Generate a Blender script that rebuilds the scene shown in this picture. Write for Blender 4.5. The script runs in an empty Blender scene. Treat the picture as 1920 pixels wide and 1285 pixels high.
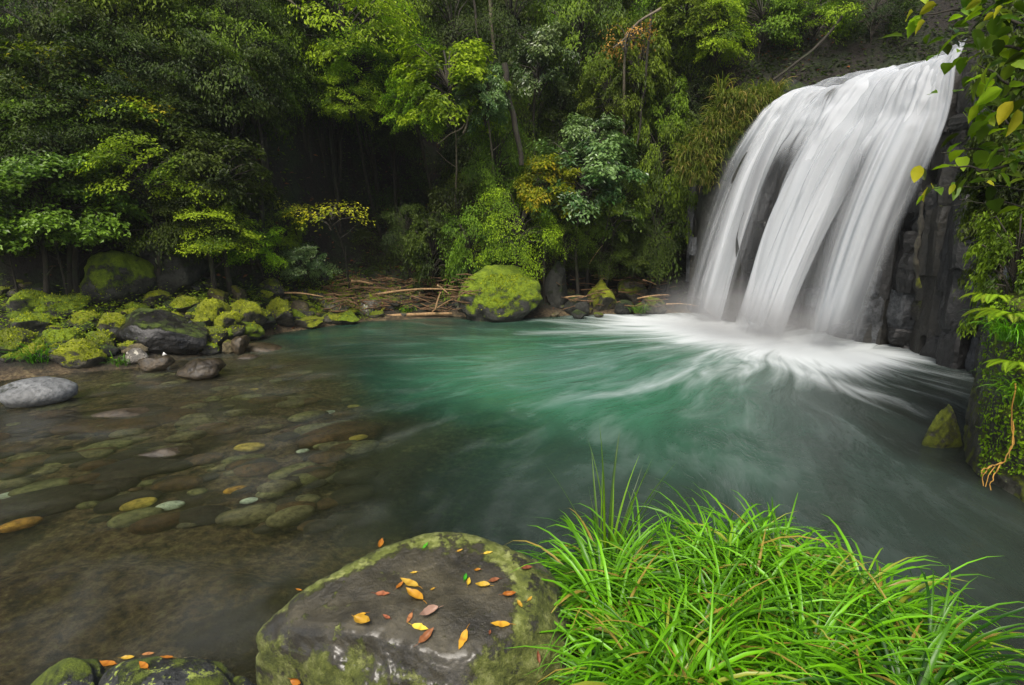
import bpy, bmesh, math, random
import numpy as np
from mathutils import Vector, Matrix, Euler

R = math.radians
scene = bpy.context.scene
COL = scene.collection
rng = np.random.default_rng(7)
random.seed(7)

# ------------------------------------------------------------ camera, light, exposure
CAM_H, PITCH, FPX = 2.2, R(12), 1067.0
cam_d = bpy.data.cameras.new("camera")
cam_d.sensor_width = 36
cam_d.lens = 36 * FPX / 1920
cam_d.clip_end = 400
cam = bpy.data.objects.new("camera", cam_d)
cam.location = (0, 0, CAM_H)
cam.rotation_euler = (R(90) - PITCH, 0, 0)
COL.objects.link(cam)
scene.camera = cam

SUN_EL, SUN_AZ = R(54), R(200)      # azimuth measured clockwise from +Y: sun stands high, behind the camera a little left
world = bpy.data.worlds.new("World")
scene.world = world
world.use_nodes = True
wn = world.node_tree
sky = wn.nodes.new("ShaderNodeTexSky")
sky.sky_type = 'NISHITA'
sky.sun_disc = False
sky.sun_elevation = SUN_EL
sky.sun_rotation = SUN_AZ
sky.air_density = 1.0
sky.dust_density = 4.0
sky.ozone_density = 0.6
wb_ = wn.nodes.new("ShaderNodeMix")       # slightly overcast, so less blue than a clear sky
wb_.data_type = 'RGBA'
wb_.inputs[0].default_value = 0.12
wb_.blend_type = 'MULTIPLY'
wb_.inputs[7].default_value = (1.25, 1.0, 0.55, 1)
wn.links.new(sky.outputs[0], wb_.inputs[6])
wn.links.new(wb_.outputs[2], wn.nodes["Background"].inputs[0])
wn.nodes["Background"].inputs[1].default_value = 0.10
sun_d = bpy.data.lights.new("sun", 'SUN')
sun_d.energy = 2.3
sun_d.angle = R(28)
sun_d.color = (1.0, 0.965, 0.90)
sun = bpy.data.objects.new("sun", sun_d)
sdir = Vector((math.sin(SUN_AZ) * math.cos(SUN_EL), math.cos(SUN_AZ) * math.cos(SUN_EL), math.sin(SUN_EL)))
sun.rotation_euler = sdir.to_track_quat('Z', 'Y').to_euler()
sun.location = (0, -5, 30)
COL.objects.link(sun)
vs = scene.view_settings
vs.view_transform = 'Standard'
vs.look = 'None'
vs.gamma = 1
vs.use_curve_mapping = False
vs.exposure = 0.9
scene.render.engine = 'CYCLES'
cy = scene.cycles
cy.use_denoising = True
cy.max_bounces = 8
cy.diffuse_bounces = 3
cy.glossy_bounces = 3
cy.transmission_bounces = 4
cy.transparent_max_bounces = 16
cy.volume_bounces = 0
cy.sample_clamp_indirect = 4

# ------------------------------------------------------------ helpers
CP, SP = math.cos(PITCH), math.sin(PITCH)


def ray(px, py):
    dx = (px - 960) / FPX
    dy = (642.5 - py) / FPX
    return np.array((dx, CP + dy * SP, -SP + dy * CP))


def W(px, py, D):                       # point on that line of sight at ground distance D
    r = ray(px, py)
    return np.array((0, 0, CAM_H)) + r * (D / r[1])


def G(px, py, z=0.0):                   # where that line of sight meets height z
    r = ray(px, py)
    return np.array((0, 0, CAM_H)) + r * ((z - CAM_H) / r[2])


def _hash(ix, iy, iz, seed):
    n = (ix * 374761393 + iy * 668265263 + iz * 2147483647 + seed * 974634777).astype(np.int64)
    n = (n ^ (n >> 13)) * 1274126177
    n = n & 0x7fffffff
    n = (n ^ (n >> 16))
    return (n & 0xffff) / 65535.0


def vnoise(P, scale=1.0, seed=0):
    P = np.asarray(P, float) * scale
    if P.shape[1] == 2:
        P = np.column_stack([P, np.zeros(len(P))])
    i = np.floor(P).astype(np.int64)
    f = P - i
    f = f * f * (3 - 2 * f)
    out = 0
    for a in (0, 1):
        for b in (0, 1):
            for c in (0, 1):
                w = (f[:, 0] if a else 1 - f[:, 0]) * (f[:, 1] if b else 1 - f[:, 1]) * (f[:, 2] if c else 1 - f[:, 2])
                out = out + w * _hash(i[:, 0] + a, i[:, 1] + b, i[:, 2] + c, seed)
    return out * 2 - 1


def fbm(P, scale=1.0, seed=0, octv=4, gain=0.5):
    s, a, t = 0, 1.0, 0
    for o in range(octv):
        s = s + a * vnoise(P, scale * 2.03 ** o, seed + o * 17)
        t += a
        a *= gain
    return s / t


def sstep(a, b, x):
    t = np.clip((x - a) / (b - a), 0, 1)
    return t * t * (3 - 2 * t)


def mesh_np(name, V, F, smooth=True, mats=(), attrs=None, uv=None):
    """F: (n,k) int array of faces with k corners, or a list of such arrays"""
    me = bpy.data.meshes.new(name)
    Fs = F if isinstance(F, list) else [F]
    V = np.asarray(V, np.float32)
    me.vertices.add(len(V))
    me.vertices.foreach_set("co", V.ravel())
    loops = np.concatenate([f.ravel() for f in Fs]).astype(np.int32)
    sizes = np.concatenate([np.full(len(f), f.shape[1], np.int32) for f in Fs])
    starts = np.concatenate([[0], np.cumsum(sizes)[:-1]]).astype(np.int32)
    me.loops.add(len(loops))
    me.loops.foreach_set("vertex_index", loops)
    me.polygons.add(len(sizes))
    me.polygons.foreach_set("loop_start", starts)
    me.polygons.foreach_set("loop_total", sizes)
    me.polygons.foreach_set("use_smooth", np.full(len(sizes), smooth))
    for k, a in (attrs or {}).items():
        at = me.attributes.new(k, 'FLOAT', 'POINT')
        at.data.foreach_set("value", np.asarray(a, np.float32))
    if uv is not None:
        l = me.uv_layers.new(name="flow")
        l.data.foreach_set("uv", np.asarray(uv, np.float32)[loops].ravel())
    for m in mats:
        me.materials.append(m)
    me.update(calc_edges=True)
    me.validate()
    return me


def link(name, data, parent=None, loc=None, **props):
    o = bpy.data.objects.new(name, data)
    COL.objects.link(o)
    if parent is not None:
        o.parent = parent
    if loc is not None:
        o.location = loc
    for k, v in props.items():
        if v is not None:
            o[k] = v
    return o


def thing(name, label, category, loc=(0, 0, 0), group=None, data=None):
    return link(name, data, None, loc, label=label, category=category, group=group)


def grid_faces(nu, nv, close_u=False):
    """verts index = v*nu+u"""
    u = np.arange(nu if close_u else nu - 1)
    v = np.arange(nv - 1)
    U, Vv = np.meshgrid(u, v)
    U, Vv = U.ravel(), Vv.ravel()
    U2 = (U + 1) % nu
    return np.column_stack([Vv * nu + U, Vv * nu + U2, (Vv + 1) * nu + U2, (Vv + 1) * nu + U])


def tube_arrays(pts, radii, sides=6):
    pts = np.asarray(pts, float)
    n = len(pts)
    T = np.gradient(pts, axis=0)
    T /= np.linalg.norm(T, axis=1)[:, None] + 1e-9
    ref = np.array((0.3, 0.2, 1.0)) if abs(T[0][2]) < 0.8 else np.array((1.0, 0.2, 0.1))
    A = np.cross(T, ref)
    A /= np.linalg.norm(A, axis=1)[:, None] + 1e-9
    B = np.cross(T, A)
    ang = np.linspace(0, 2 * math.pi, sides, endpoint=False)
    V = (pts[:, None, :] + np.asarray(radii)[:, None, None] *
         (np.cos(ang)[None, :, None] * A[:, None, :] + np.sin(ang)[None, :, None] * B[:, None, :])).reshape(-1, 3)
    F = grid_faces(sides, n, True)
    # end caps as quads/tris collapsed on first ring vertex fans
    return V, F


class Acc:
    def __init__(s):
        s.V, s.F, s.n, s.A = [], [], 0, []

    def add(s, V, F, a=None):
        s.V.append(V)
        s.F.append(F + s.n)
        s.n += len(V)
        if a is not None:
            s.A.append(np.broadcast_to(a, (len(V),)))

    def mesh(s, name, mats, smooth=True, attr=None):
        groups = {}
        for f in s.F:
            groups.setdefault(f.shape[1], []).append(f)
        return mesh_np(name, np.vstack(s.V), [np.vstack(g) for g in groups.values()], smooth, mats,
                       {attr: np.concatenate(s.A)} if attr and s.A else None)


# ------------------------------------------------------------ materials
def new_mat(name):
    m = bpy.data.materials.new(name)
    m.use_nodes = True
    nt = m.node_tree
    b = nt.nodes["Principled BSDF"]
    return m, nt, b


def N(nt, typ, **kw):
    n = nt.nodes.new(typ)
    for k, v in kw.items():
        if k in n.bl_rna.properties:
            setattr(n, k, v)
        else:
            n.inputs[k.replace('_', ' ')].default_value = v
    return n


def noise(nt, vec, scale, detail=4, rough=0.55, dim='3D', dist=0.0):
    n = nt.nodes.new("ShaderNodeTexNoise")
    n.noise_dimensions = dim
    n.inputs["Scale"].default_value = scale
    n.inputs["Detail"].default_value = detail
    n.inputs["Roughness"].default_value = rough
    n.inputs["Distortion"].default_value = dist
    if vec is not None:
        nt.links.new(vec, n.inputs["Vector"])
    return n.outputs["Fac"]


def ramp(nt, fac, stops):
    n = nt.nodes.new("ShaderNodeValToRGB")
    e = n.color_ramp.elements
    while len(e) < len(stops):
        e.new(0.5)
    for el, (p, c) in zip(e, stops):
        el.position = p
        el.color = (*c, 1) if len(c) == 3 else c
    nt.links.new(fac, n.inputs[0])
    return n.outputs[0]


def maprange(nt, v, a, b, c=0.0, d=1.0, smooth=True):
    n = nt.nodes.new("ShaderNodeMapRange")
    n.interpolation_type = 'SMOOTHSTEP' if smooth else 'LINEAR'
    for k, x in zip(("From Min", "From Max", "To Min", "To Max"), (a, b, c, d)):
        n.inputs[k].default_value = x
    nt.links.new(v, n.inputs["Value"])
    return n.outputs["Result"]


def math_(nt, op, a, b=None, c=None, clamp=False):
    n = nt.nodes.new("ShaderNodeMath")
    n.operation = op
    n.use_clamp = clamp
    for i, x in enumerate((a, b, c)):
        if x is None:
            continue
        if isinstance(x, (int, float)):
            n.inputs[i].default_value = x
        else:
            nt.links.new(x, n.inputs[i])
    return n.outputs[0]


def mixc(nt, fac, a, b, mode='MIX'):
    n = nt.nodes.new("ShaderNodeMix")
    n.data_type = 'RGBA'
    n.blend_type = mode
    for i, x in ((0, fac), (6, a), (7, b)):
        if isinstance(x, (int, float)):
            n.inputs[i].default_value = x
        elif isinstance(x, tuple):
            n.inputs[i].default_value = (*x, 1)
        else:
            nt.links.new(x, n.inputs[i])
    return n.outputs[2]


def attr(nt, name, out="Fac"):
    n = nt.nodes.new("ShaderNodeAttribute")
    n.attribute_name = name
    return n.outputs[out]


def bump(nt, h, strength=0.5, dist=0.05, nrm=None):
    n = nt.nodes.new("ShaderNodeBump")
    n.inputs["Strength"].default_value = strength
    n.inputs["Distance"].default_value = dist
    nt.links.new(h, n.inputs["Height"])
    if nrm is not None:
        nt.links.new(nrm, n.inputs["Normal"])
    return n.outputs[0]


def wpos(nt):
    return nt.nodes.new("ShaderNodeNewGeometry").outputs["Position"]


def up(nt):
    g = nt.nodes.new("ShaderNodeNewGeometry")
    s = nt.nodes.new("ShaderNodeSeparateXYZ")
    nt.links.new(g.outputs["Normal"], s.inputs[0])
    return s.outputs[2]


def objrand(nt):
    return nt.nodes.new("ShaderNodeObjectInfo").outputs["Random"]


def rock_mat(name, dark=(0.018, 0.018, 0.015), light=(0.085, 0.085, 0.07), moss_c=((0.035, 0.06, 0.006), (0.13, 0.19, 0.012)),
             moss=0.5, wet=0.0, lichen=0.0, scale=1.0, lichen_c=(0.24, 0.27, 0.10)):
    """moss: 0 none .. 1 everywhere on top-facing faces"""
    m, nt, b = new_mat(name)
    p = wpos(nt)
    n1 = noise(nt, p, 3.5 * scale, 8, 0.62)
    n2 = noise(nt, p, 18 * scale, 6, 0.65)
    base = ramp(nt, n1, [(0.3, dark), (0.52, tuple((a + c) / 2 for a, c in zip(dark, light))), (0.72, light)])
    base = mixc(nt, maprange(nt, n2, 0.35, 0.75), base, tuple(x * 0.45 for x in dark), 'MIX')
    rough = maprange(nt, n1, 0.3, 0.7, 0.75 - 0.5 * wet, 0.95 - 0.5 * wet)
    h = math_(nt, 'ADD', math_(nt, 'MULTIPLY', n1, 1.0), math_(nt, 'MULTIPLY', n2, 0.35))
    col = base
    if lichen > 0:
        nl = noise(nt, p, 7 * scale, 9, 0.72)
        ml = maprange(nt, nl, 0.66 - 0.2 * lichen, 0.70 - 0.2 * lichen)
        col = mixc(nt, ml, col, lichen_c)
        rough = math_(nt, 'MAXIMUM', rough, math_(nt, 'MULTIPLY', ml, 0.8))
    if moss > 0:
        nm = noise(nt, p, 2.6 * scale, 7, 0.65)
        nf = noise(nt, p, 60 * scale, 4, 0.7)
        a = math_(nt, 'ADD', math_(nt, 'MULTIPLY', up(nt), 0.75), math_(nt, 'MULTIPLY', math_(nt, 'SUBTRACT', nm, 0.5), 2.4))
        a = math_(nt, 'ADD', a, math_(nt, 'MULTIPLY', math_(nt, 'SUBTRACT', nf, 0.5), 0.6))
        a = math_(nt, 'ADD', a, math_(nt, 'MULTIPLY', math_(nt, 'SUBTRACT', objrand(nt), 0.5), 0.5))
        mm = maprange(nt, a, 0.95 - 1.15 * moss, 1.2 - 1.15 * moss)
        nc = noise(nt, p, 8 * scale, 5, 0.6)
        mc = ramp(nt, nc, [(0.28, moss_c[0]), (0.72, moss_c[1])])
        mc = mixc(nt, maprange(nt, nf, 0.3, 0.7, 0.0, 0.6), mc, tuple(x * 0.35 for x in moss_c[0]))
        col = mixc(nt, mm, col, mc)
        rough = math_(nt, 'MAXIMUM', rough, math_(nt, 'MULTIPLY', mm, 0.95))
        h = math_(nt, 'ADD', h, math_(nt, 'MULTIPLY', mm, math_(nt, 'ADD', 0.25, math_(nt, 'MULTIPLY', nf, 1.1))))
    nt.links.new(col, b.inputs["Base Color"])
    nt.links.new(rough, b.inputs["Roughness"])
    nt.links.new(bump(nt, h, 0.9, 0.05 / scale), b.inputs["Normal"])
    return m


def leaf_mat(name, c0, c1, trans=0.35, rough=0.5, spec=0.2, dry=None):
    m, nt, b = new_mat(name)
    t = attr(nt, "tint")
    r = objrand(nt)
    col = ramp(nt, t, [(0.0, c0), (0.85 if dry else 1.0, c1)] + ([(0.97, dry)] if dry else []))
    hs = nt.nodes.new("ShaderNodeHueSaturation")
    nt.links.new(maprange(nt, r, 0, 1, 0.485, 0.515, False), hs.inputs["Hue"])
    nt.links.new(maprange(nt, r, 0, 1, 0.8, 1.15, False), hs.inputs["Value"])
    nt.links.new(col, hs.inputs["Color"])
    nt.links.new(hs.outputs[0], b.inputs["Base Color"])
    b.inputs["Roughness"].default_value = rough
    b.inputs["Specular IOR Level"].default_value = spec
    tr = nt.nodes.new("ShaderNodeBsdfTranslucent")
    tc = mixc(nt, 1.0, hs.outputs[0], (1.0, 1.15, 0.45), 'MULTIPLY')
    nt.links.new(tc, tr.inputs[0])
    mx = nt.nodes.new("ShaderNodeMixShader")
    mx.inputs[0].default_value = trans
    nt.links.new(b.outputs[0], mx.inputs[1])
    nt.links.new(tr.outputs[0], mx.inputs[2])
    nt.links.new(mx.outputs[0], nt.nodes["Material Output"].inputs[0])
    return m


def bark_mat(name, c0, c1):
    m, nt, b = new_mat(name)
    p = wpos(nt)
    mp = nt.nodes.new("ShaderNodeMapping")
    mp.inputs["Scale"].default_value = (1, 1, 0.25)
    nt.links.new(p, mp.inputs[0])
    n1 = noise(nt, mp.outputs[0], 22, 7, 0.7)
    n2 = noise(nt, p, 5, 4)
    col = ramp(nt, n1, [(0.3, c0), (0.7, c1)])
    col = mixc(nt, maprange(nt, n2, 0.5, 0.7, 0, 0.6), col, (0.03, 0.045, 0.012))
    nt.links.new(col, b.inputs["Base Color"])
    b.inputs["Roughness"].default_value = 0.9
    nt.links.new(bump(nt, n1, 0.8, 0.02), b.inputs["Normal"])
    return m


M = {}
M['stone_moss'] = rock_mat("mossy_stone", moss=0.86, light=(0.10, 0.09, 0.06), moss_c=((0.11, 0.14, 0.006), (0.42, 0.46, 0.014)))
M['stone_moss_green'] = rock_mat("green_mossy_stone", moss=0.97, moss_c=((0.08, 0.14, 0.005), (0.32, 0.44, 0.012)))
M['stone_part_moss'] = rock_mat("partly_mossy_stone", moss=0.55, light=(0.14, 0.13, 0.09), moss_c=((0.06, 0.09, 0.006), (0.26, 0.30, 0.015)))
M['stone_tan'] = rock_mat("tan_stone", dark=(0.05, 0.04, 0.02), light=(0.17, 0.14, 0.07), moss=0.5, moss_c=((0.09, 0.10, 0.01), (0.28, 0.27, 0.015)))
M['stone_wet'] = rock_mat("wet_dark_stone", dark=(0.006, 0.006, 0.006), light=(0.028, 0.026, 0.022), moss=0.12, wet=1.0)
M['stone_brown_wet'] = rock_mat("wet_brown_stone", dark=(0.016, 0.012, 0.006), light=(0.085, 0.062, 0.032), moss=0.0, wet=0.85)
M['stone_grey'] = rock_mat("pale_grey_stone", dark=(0.10, 0.105, 0.105), light=(0.24, 0.25, 0.25), moss=0.05, wet=0.5)
M['stone_lichen'] = rock_mat("whitish_lichen_stone", dark=(0.05, 0.045, 0.035), light=(0.2, 0.18, 0.15), moss=0.1, wet=0.3, lichen=0.6, lichen_c=(0.38, 0.36, 0.3), scale=2)
M['stone_shade'] = rock_mat("shaded_forest_stone", dark=(0.012, 0.013, 0.010), light=(0.04, 0.042, 0.034), moss=0.6, moss_c=((0.015, 0.03, 0.004), (0.05, 0.08, 0.008)))  # darker copy of the mossy stone, forest shade put into its colours
M['basalt'] = rock_mat("wet_basalt", dark=(0.006, 0.006, 0.006), light=(0.028, 0.028, 0.027), moss=0.05, wet=0.75)
M['basalt_sheen'] = rock_mat("sheen_painted_basalt", dark=(0.010, 0.011, 0.012), light=(0.13, 0.14, 0.15), moss=0.03, wet=0.6)  # bluish sheen of the wet cliff faces put into the base colour
M['basalt_moss'] = rock_mat("mossy_basalt", dark=(0.008, 0.008, 0.006), light=(0.035, 0.032, 0.024), moss=0.4, wet=0.5, moss_c=((0.03, 0.045, 0.005), (0.1, 0.11, 0.01)))
M['wall_moss'] = rock_mat("mossy_outcrop", dark=(0.02, 0.019, 0.012), light=(0.10, 0.10, 0.07), moss=0.75, wet=0.3, lichen=0.2, scale=2.2,
                          moss_c=((0.06, 0.08, 0.006), (0.24, 0.28, 0.015)))
M['fg_lichen'] = rock_mat("lichened_dark_rock", dark=(0.012, 0.013, 0.012), light=(0.05, 0.053, 0.05), moss=0.35, wet=0.6, lichen=0.55, scale=2.4,
                          lichen_c=(0.23, 0.28, 0.05), moss_c=((0.05, 0.08, 0.006), (0.2, 0.26, 0.02)))
M['bark'] = bark_mat("tree_bark", (0.01, 0.008, 0.005), (0.045, 0.038, 0.026))
M['bark_pale'] = bark_mat("pale_tree_bark", (0.06, 0.05, 0.035), (0.24, 0.2, 0.14))
M['drift'] = bark_mat("bleached_driftwood", (0.13, 0.075, 0.03), (0.42, 0.27, 0.13))
M['drift_dark'] = bark_mat("brown_driftwood", (0.05, 0.028, 0.013), (0.2, 0.11, 0.05))
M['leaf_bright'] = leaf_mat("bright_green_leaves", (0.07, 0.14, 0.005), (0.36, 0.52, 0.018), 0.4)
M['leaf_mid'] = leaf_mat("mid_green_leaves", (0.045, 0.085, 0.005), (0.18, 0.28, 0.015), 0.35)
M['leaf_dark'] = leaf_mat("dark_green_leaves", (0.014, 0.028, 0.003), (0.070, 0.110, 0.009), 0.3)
M['leaf_gloss'] = leaf_mat("glossy_green_leaves", (0.04, 0.085, 0.005), (0.18, 0.29, 0.02), 0.3, 0.4, 0.35)
M['leaf_silver'] = leaf_mat("pale_glossy_leaves", (0.035, 0.085, 0.014), (0.18, 0.27, 0.075), 0.25, 0.35, 0.6)
M['leaf_yellowgreen'] = leaf_mat("yellow_green_leaves", (0.06, 0.10, 0.004), (0.30, 0.34, 0.012), 0.4, dry=(0.55, 0.42, 0.02))
M['leaf_yellow'] = leaf_mat("yellow_leaves", (0.12, 0.17, 0.008), (0.50, 0.46, 0.02), 0.4)
M['leaf_orange'] = leaf_mat("orange_leaves", (0.3, 0.15, 0.03), (0.62, 0.34, 0.09), 0.35)
M['grass'] = leaf_mat("sedge_blades", (0.018, 0.07, 0.002), (0.17, 0.43, 0.006), 0.26, 0.38, 0.4, dry=(0.30, 0.22, 0.04))
M['dead_leaf'] = leaf_mat("brown_dead_leaves", (0.09, 0.035, 0.015), (0.28, 0.10, 0.03), 0.2)
M['moss_grass'] = leaf_mat("hanging_grass", (0.05, 0.08, 0.008), (0.2, 0.22, 0.03), 0.35, dry=(0.36, 0.25, 0.09))


def ground_mat():
    m, nt, b = new_mat("forest_floor")
    p = wpos(nt)
    n1 = noise(nt, p, 1.2, 9, 0.65)
    n2 = noise(nt, p, 14, 8, 0.7)
    soil = ramp(nt, n2, [(0.3, (0.006, 0.005, 0.004)), (0.6, (0.022, 0.017, 0.011)), (0.78, (0.05, 0.034, 0.02))])
    green = ramp(nt, n2, [(0.35, (0.008, 0.014, 0.004)), (0.7, (0.03, 0.045, 0.01))])
    c = mixc(nt, maprange(nt, n1, 0.45, 0.62), soil, green)
    wet = attr(nt, "bed")
    bedc = ramp(nt, n2, [(0.36, (0.03, 0.022, 0.011)), (0.5, (0.12, 0.082, 0.04)), (0.66, (0.24, 0.19, 0.09))])
    bedc = mixc(nt, maprange(nt, n1, 0.48, 0.56, 0, 0.8), bedc, (0.030, 0.024, 0.012))
    c = mixc(nt, wet, c, bedc)
    nt.links.new(c, b.inputs["Base Color"])
    b.inputs["Roughness"].default_value = 0.95
    nt.links.new(bump(nt, math_(nt, 'ADD', n1, n2), 1.0, 0.12), b.inputs["Normal"])
    return m


M['ground'] = ground_mat()

# ------------------------------------------------------------ terrain
SH = np.array([(-40, 4.0), (-12, 7.0), (-7.6, 7.7), (-5.8, 8.5), (-5.2, 9.4), (-4.7, 11.3), (-3.3, 12.5), (-1, 13.2), (3.7, 13.6), (6, 13.8), (40, 13.8)])
XC = np.array([(-5, 4.6), (2.0, 4.6), (3.4, 4.9), (4.6, 4.6), (5.0, 4.8), (5.6, 6.4), (7.0, 7.6), (8.0, 7.4), (9.3, 7.5), (10, 7.3), (11, 6.5), (12.6, 6.0), (13.6, 5.4), (16, 4.6), (60, 3)])


def pool_depth(x, y):
    edge = np.interp(y, [-3, 0, 3, 6, 9, 11, 13], [0.6, 0.3, -0.1, -1.0, -2.6, -3.9, -3.0])
    wv = 0.9 * vnoise(np.column_stack([np.ravel(x), np.ravel(y)]), 0.5, 71).reshape(np.shape(x))
    d = sstep(-2.7, 3.6, x - edge + wv)
    dep = 0.24 + 1.9 * d ** 1.4
    return dep


def ground_z(x, y):
    x = np.asarray(x, float)
    y = np.asarray(y, float)
    P = np.column_stack([x.ravel(), y.ravel()])
    n = fbm(P, 0.45, 3, 5).reshape(x.shape)
    nf = fbm(P, 2.2, 9, 4).reshape(x.shape)
    d = y - np.interp(x, SH[:, 0], SH[:, 1]) + 0.35 * n
    hs = 2.3 + 2.2 * np.exp(-((x + 2.4) / 2.4) ** 2) - 1.0 * sstep(0.5, 3.5, x)
    low = np.where(d > 0, 0.33 * np.minimum(d, 3.2), 0.5 * d)
    hill = np.maximum(0, d - hs)
    back = low + hill * (1.2 + 0.15 * n) + hill.clip(0, 3) * 0.75 + 0.35 * n * sstep(0, 3, d)
    bed = -pool_depth(x, y) + 0.05 * nf
    z = np.maximum(np.minimum(back, 60), np.where(d < 0, bed, -5))
    z = np.where(d < 0, np.maximum(bed, np.maximum(low, -3)), z)
    # cliff plateau on the right
    e = x - np.interp(y, XC[:, 0], XC[:, 1])
    nearc = sstep(6.2, 5.2, y)
    plate = 4.35 * (1 - nearc) + 2.3 * nearc
    wall = sstep(-0.1, 0.5, e + 0.15 * nf)
    platez = plate + np.maximum(0, e - 1.0) * 0.35 * (1 - nearc) + np.maximum(0, y - 13.3) * 0.9 + 0.15 * n
    z = np.where(e > -0.1, np.maximum(z, -1.0 + (platez + 1.0) * wall), z)
    # right bank on the near side and behind the camera
    nb = sstep(3.05, 2.3, y + 0.25 * np.abs(x - 1.0) + 0.3 * n) * sstep(-0.2, 0.15, x)
    z = np.maximum(z, -0.6 + nb * (0.98 + 0.1 * nf))
    lb = sstep(1.9, 1.3, y + 0.12 * nf)
    z = np.maximum(z, -0.6 + lb * 0.72)
    # submerged slab near the left foreground
    sl = sstep(1.5, 0.8, np.hypot((x + 2.6) / 1.6, (y - 2.6) / 0.85) + 0.25 * n)
    z = np.maximum(z, -0.6 + sl * (0.5 + 0.08 * nf))
    return z


xs = np.concatenate([np.arange(-30, -12, 0.5), np.arange(-12, 10, 0.1), np.arange(10, 26, 0.5)])
ys = np.concatenate([np.arange(-14, 0, 0.5), np.arange(0, 20, 0.1), np.arange(20, 46, 0.5)])
X, Y = np.meshgrid(xs, ys)
Z = ground_z(X, Y)
V = np.column_stack([X.ravel(), Y.ravel(), Z.ravel()])
bed = sstep(0.16, -0.02, Z.ravel() + 0.06 * fbm(V[:, :2], 1.4, 5))
ground = link("ground", mesh_np("ground", V, grid_faces(len(xs), len(ys)), True, [M['ground']], {"bed": bed}), kind="structure")


def gz(x, y):
    return float(ground_z(np.array([x]), np.array([y]))[0])


# ------------------------------------------------------------ water
LIPS = {  # s: (D, [(px,py) ...] from upstream to the foot)
    0.0: (12.8, [(1520, 168), (1468, 178), (1418, 215), (1360, 300), (1318, 400), (1285, 505), (1258, 606)]),
    0.25: (12.2, [(1600, 158), (1530, 165), (1482, 225), (1438, 310), (1403, 410), (1372, 515), (1345, 612)]),
    0.5: (10.9, [(1680, 128), (1622, 150), (1570, 225), (1523, 315), (1480, 415), (1440, 525), (1403, 640)]),
    0.75: (9.95, [(1775, 108), (1712, 130), (1664, 225), (1616, 320), (1572, 425), (1532, 540), (1497, 655)]),
    1.0: (9.3, [(1815, 70), (1798, 110), (1784, 210), (1748, 310), (1700, 420), (1655, 545), (1612, 672)]),
}


def fall_points(ns, ntt, push=0.0):
    S = np.linspace(0, 1, ns)
    T = np.linspace(0, 1, ntt)
    ks = sorted(LIPS)
    ctrl = np.array([[W(px, py, LIPS[k][0]) for px, py in LIPS[k][1]] for k in ks])      # 5 x 7 x 3
    # Catmull-Rom along t
    nseg = ctrl.shape[1] - 1
    out = np.zeros((len(ks), ntt, 3))
    for j, t in enumerate(T):
        u = min(t * nseg, nseg - 1e-6)
        i = int(u)
        f = u - i
        p0 = ctrl[:, max(i - 1, 0)]
        p1 = ctrl[:, i]
        p2 = ctrl[:, i + 1]
        p3 = ctrl[:, min(i + 2, nseg)]
        out[:, j] = 0.5 * (2 * p1 + (p2 - p0) * f + (2 * p0 - 5 * p1 + 4 * p2 - p3) * f ** 2 + (3 * p1 - p0 - 3 * p2 + p3) * f ** 3)
    nk = len(ks) - 1
    P = np.zeros((ntt, ns, 3))
    for i, s in enumerate(S):
        u = min(s * nk, nk - 1e-6)
        a = int(u)
        f = u - a
        p0 = out[max(a - 1, 0)]
        p1 = out[a]
        p2 = out[a + 1]
        p3 = out[min(a + 2, nk)]
        P[:, i] = 0.5 * (2 * p1 + (p2 - p0) * f + (2 * p0 - 5 * p1 + 4 * p2 - p3) * f ** 2 + (3 * p1 - p0 - 3 * p2 + p3) * f ** 3)
    return S, T, P


FOOT_A, FOOT_B = G(1258, 606)[:2], G(1612, 672)[:2]


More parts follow.
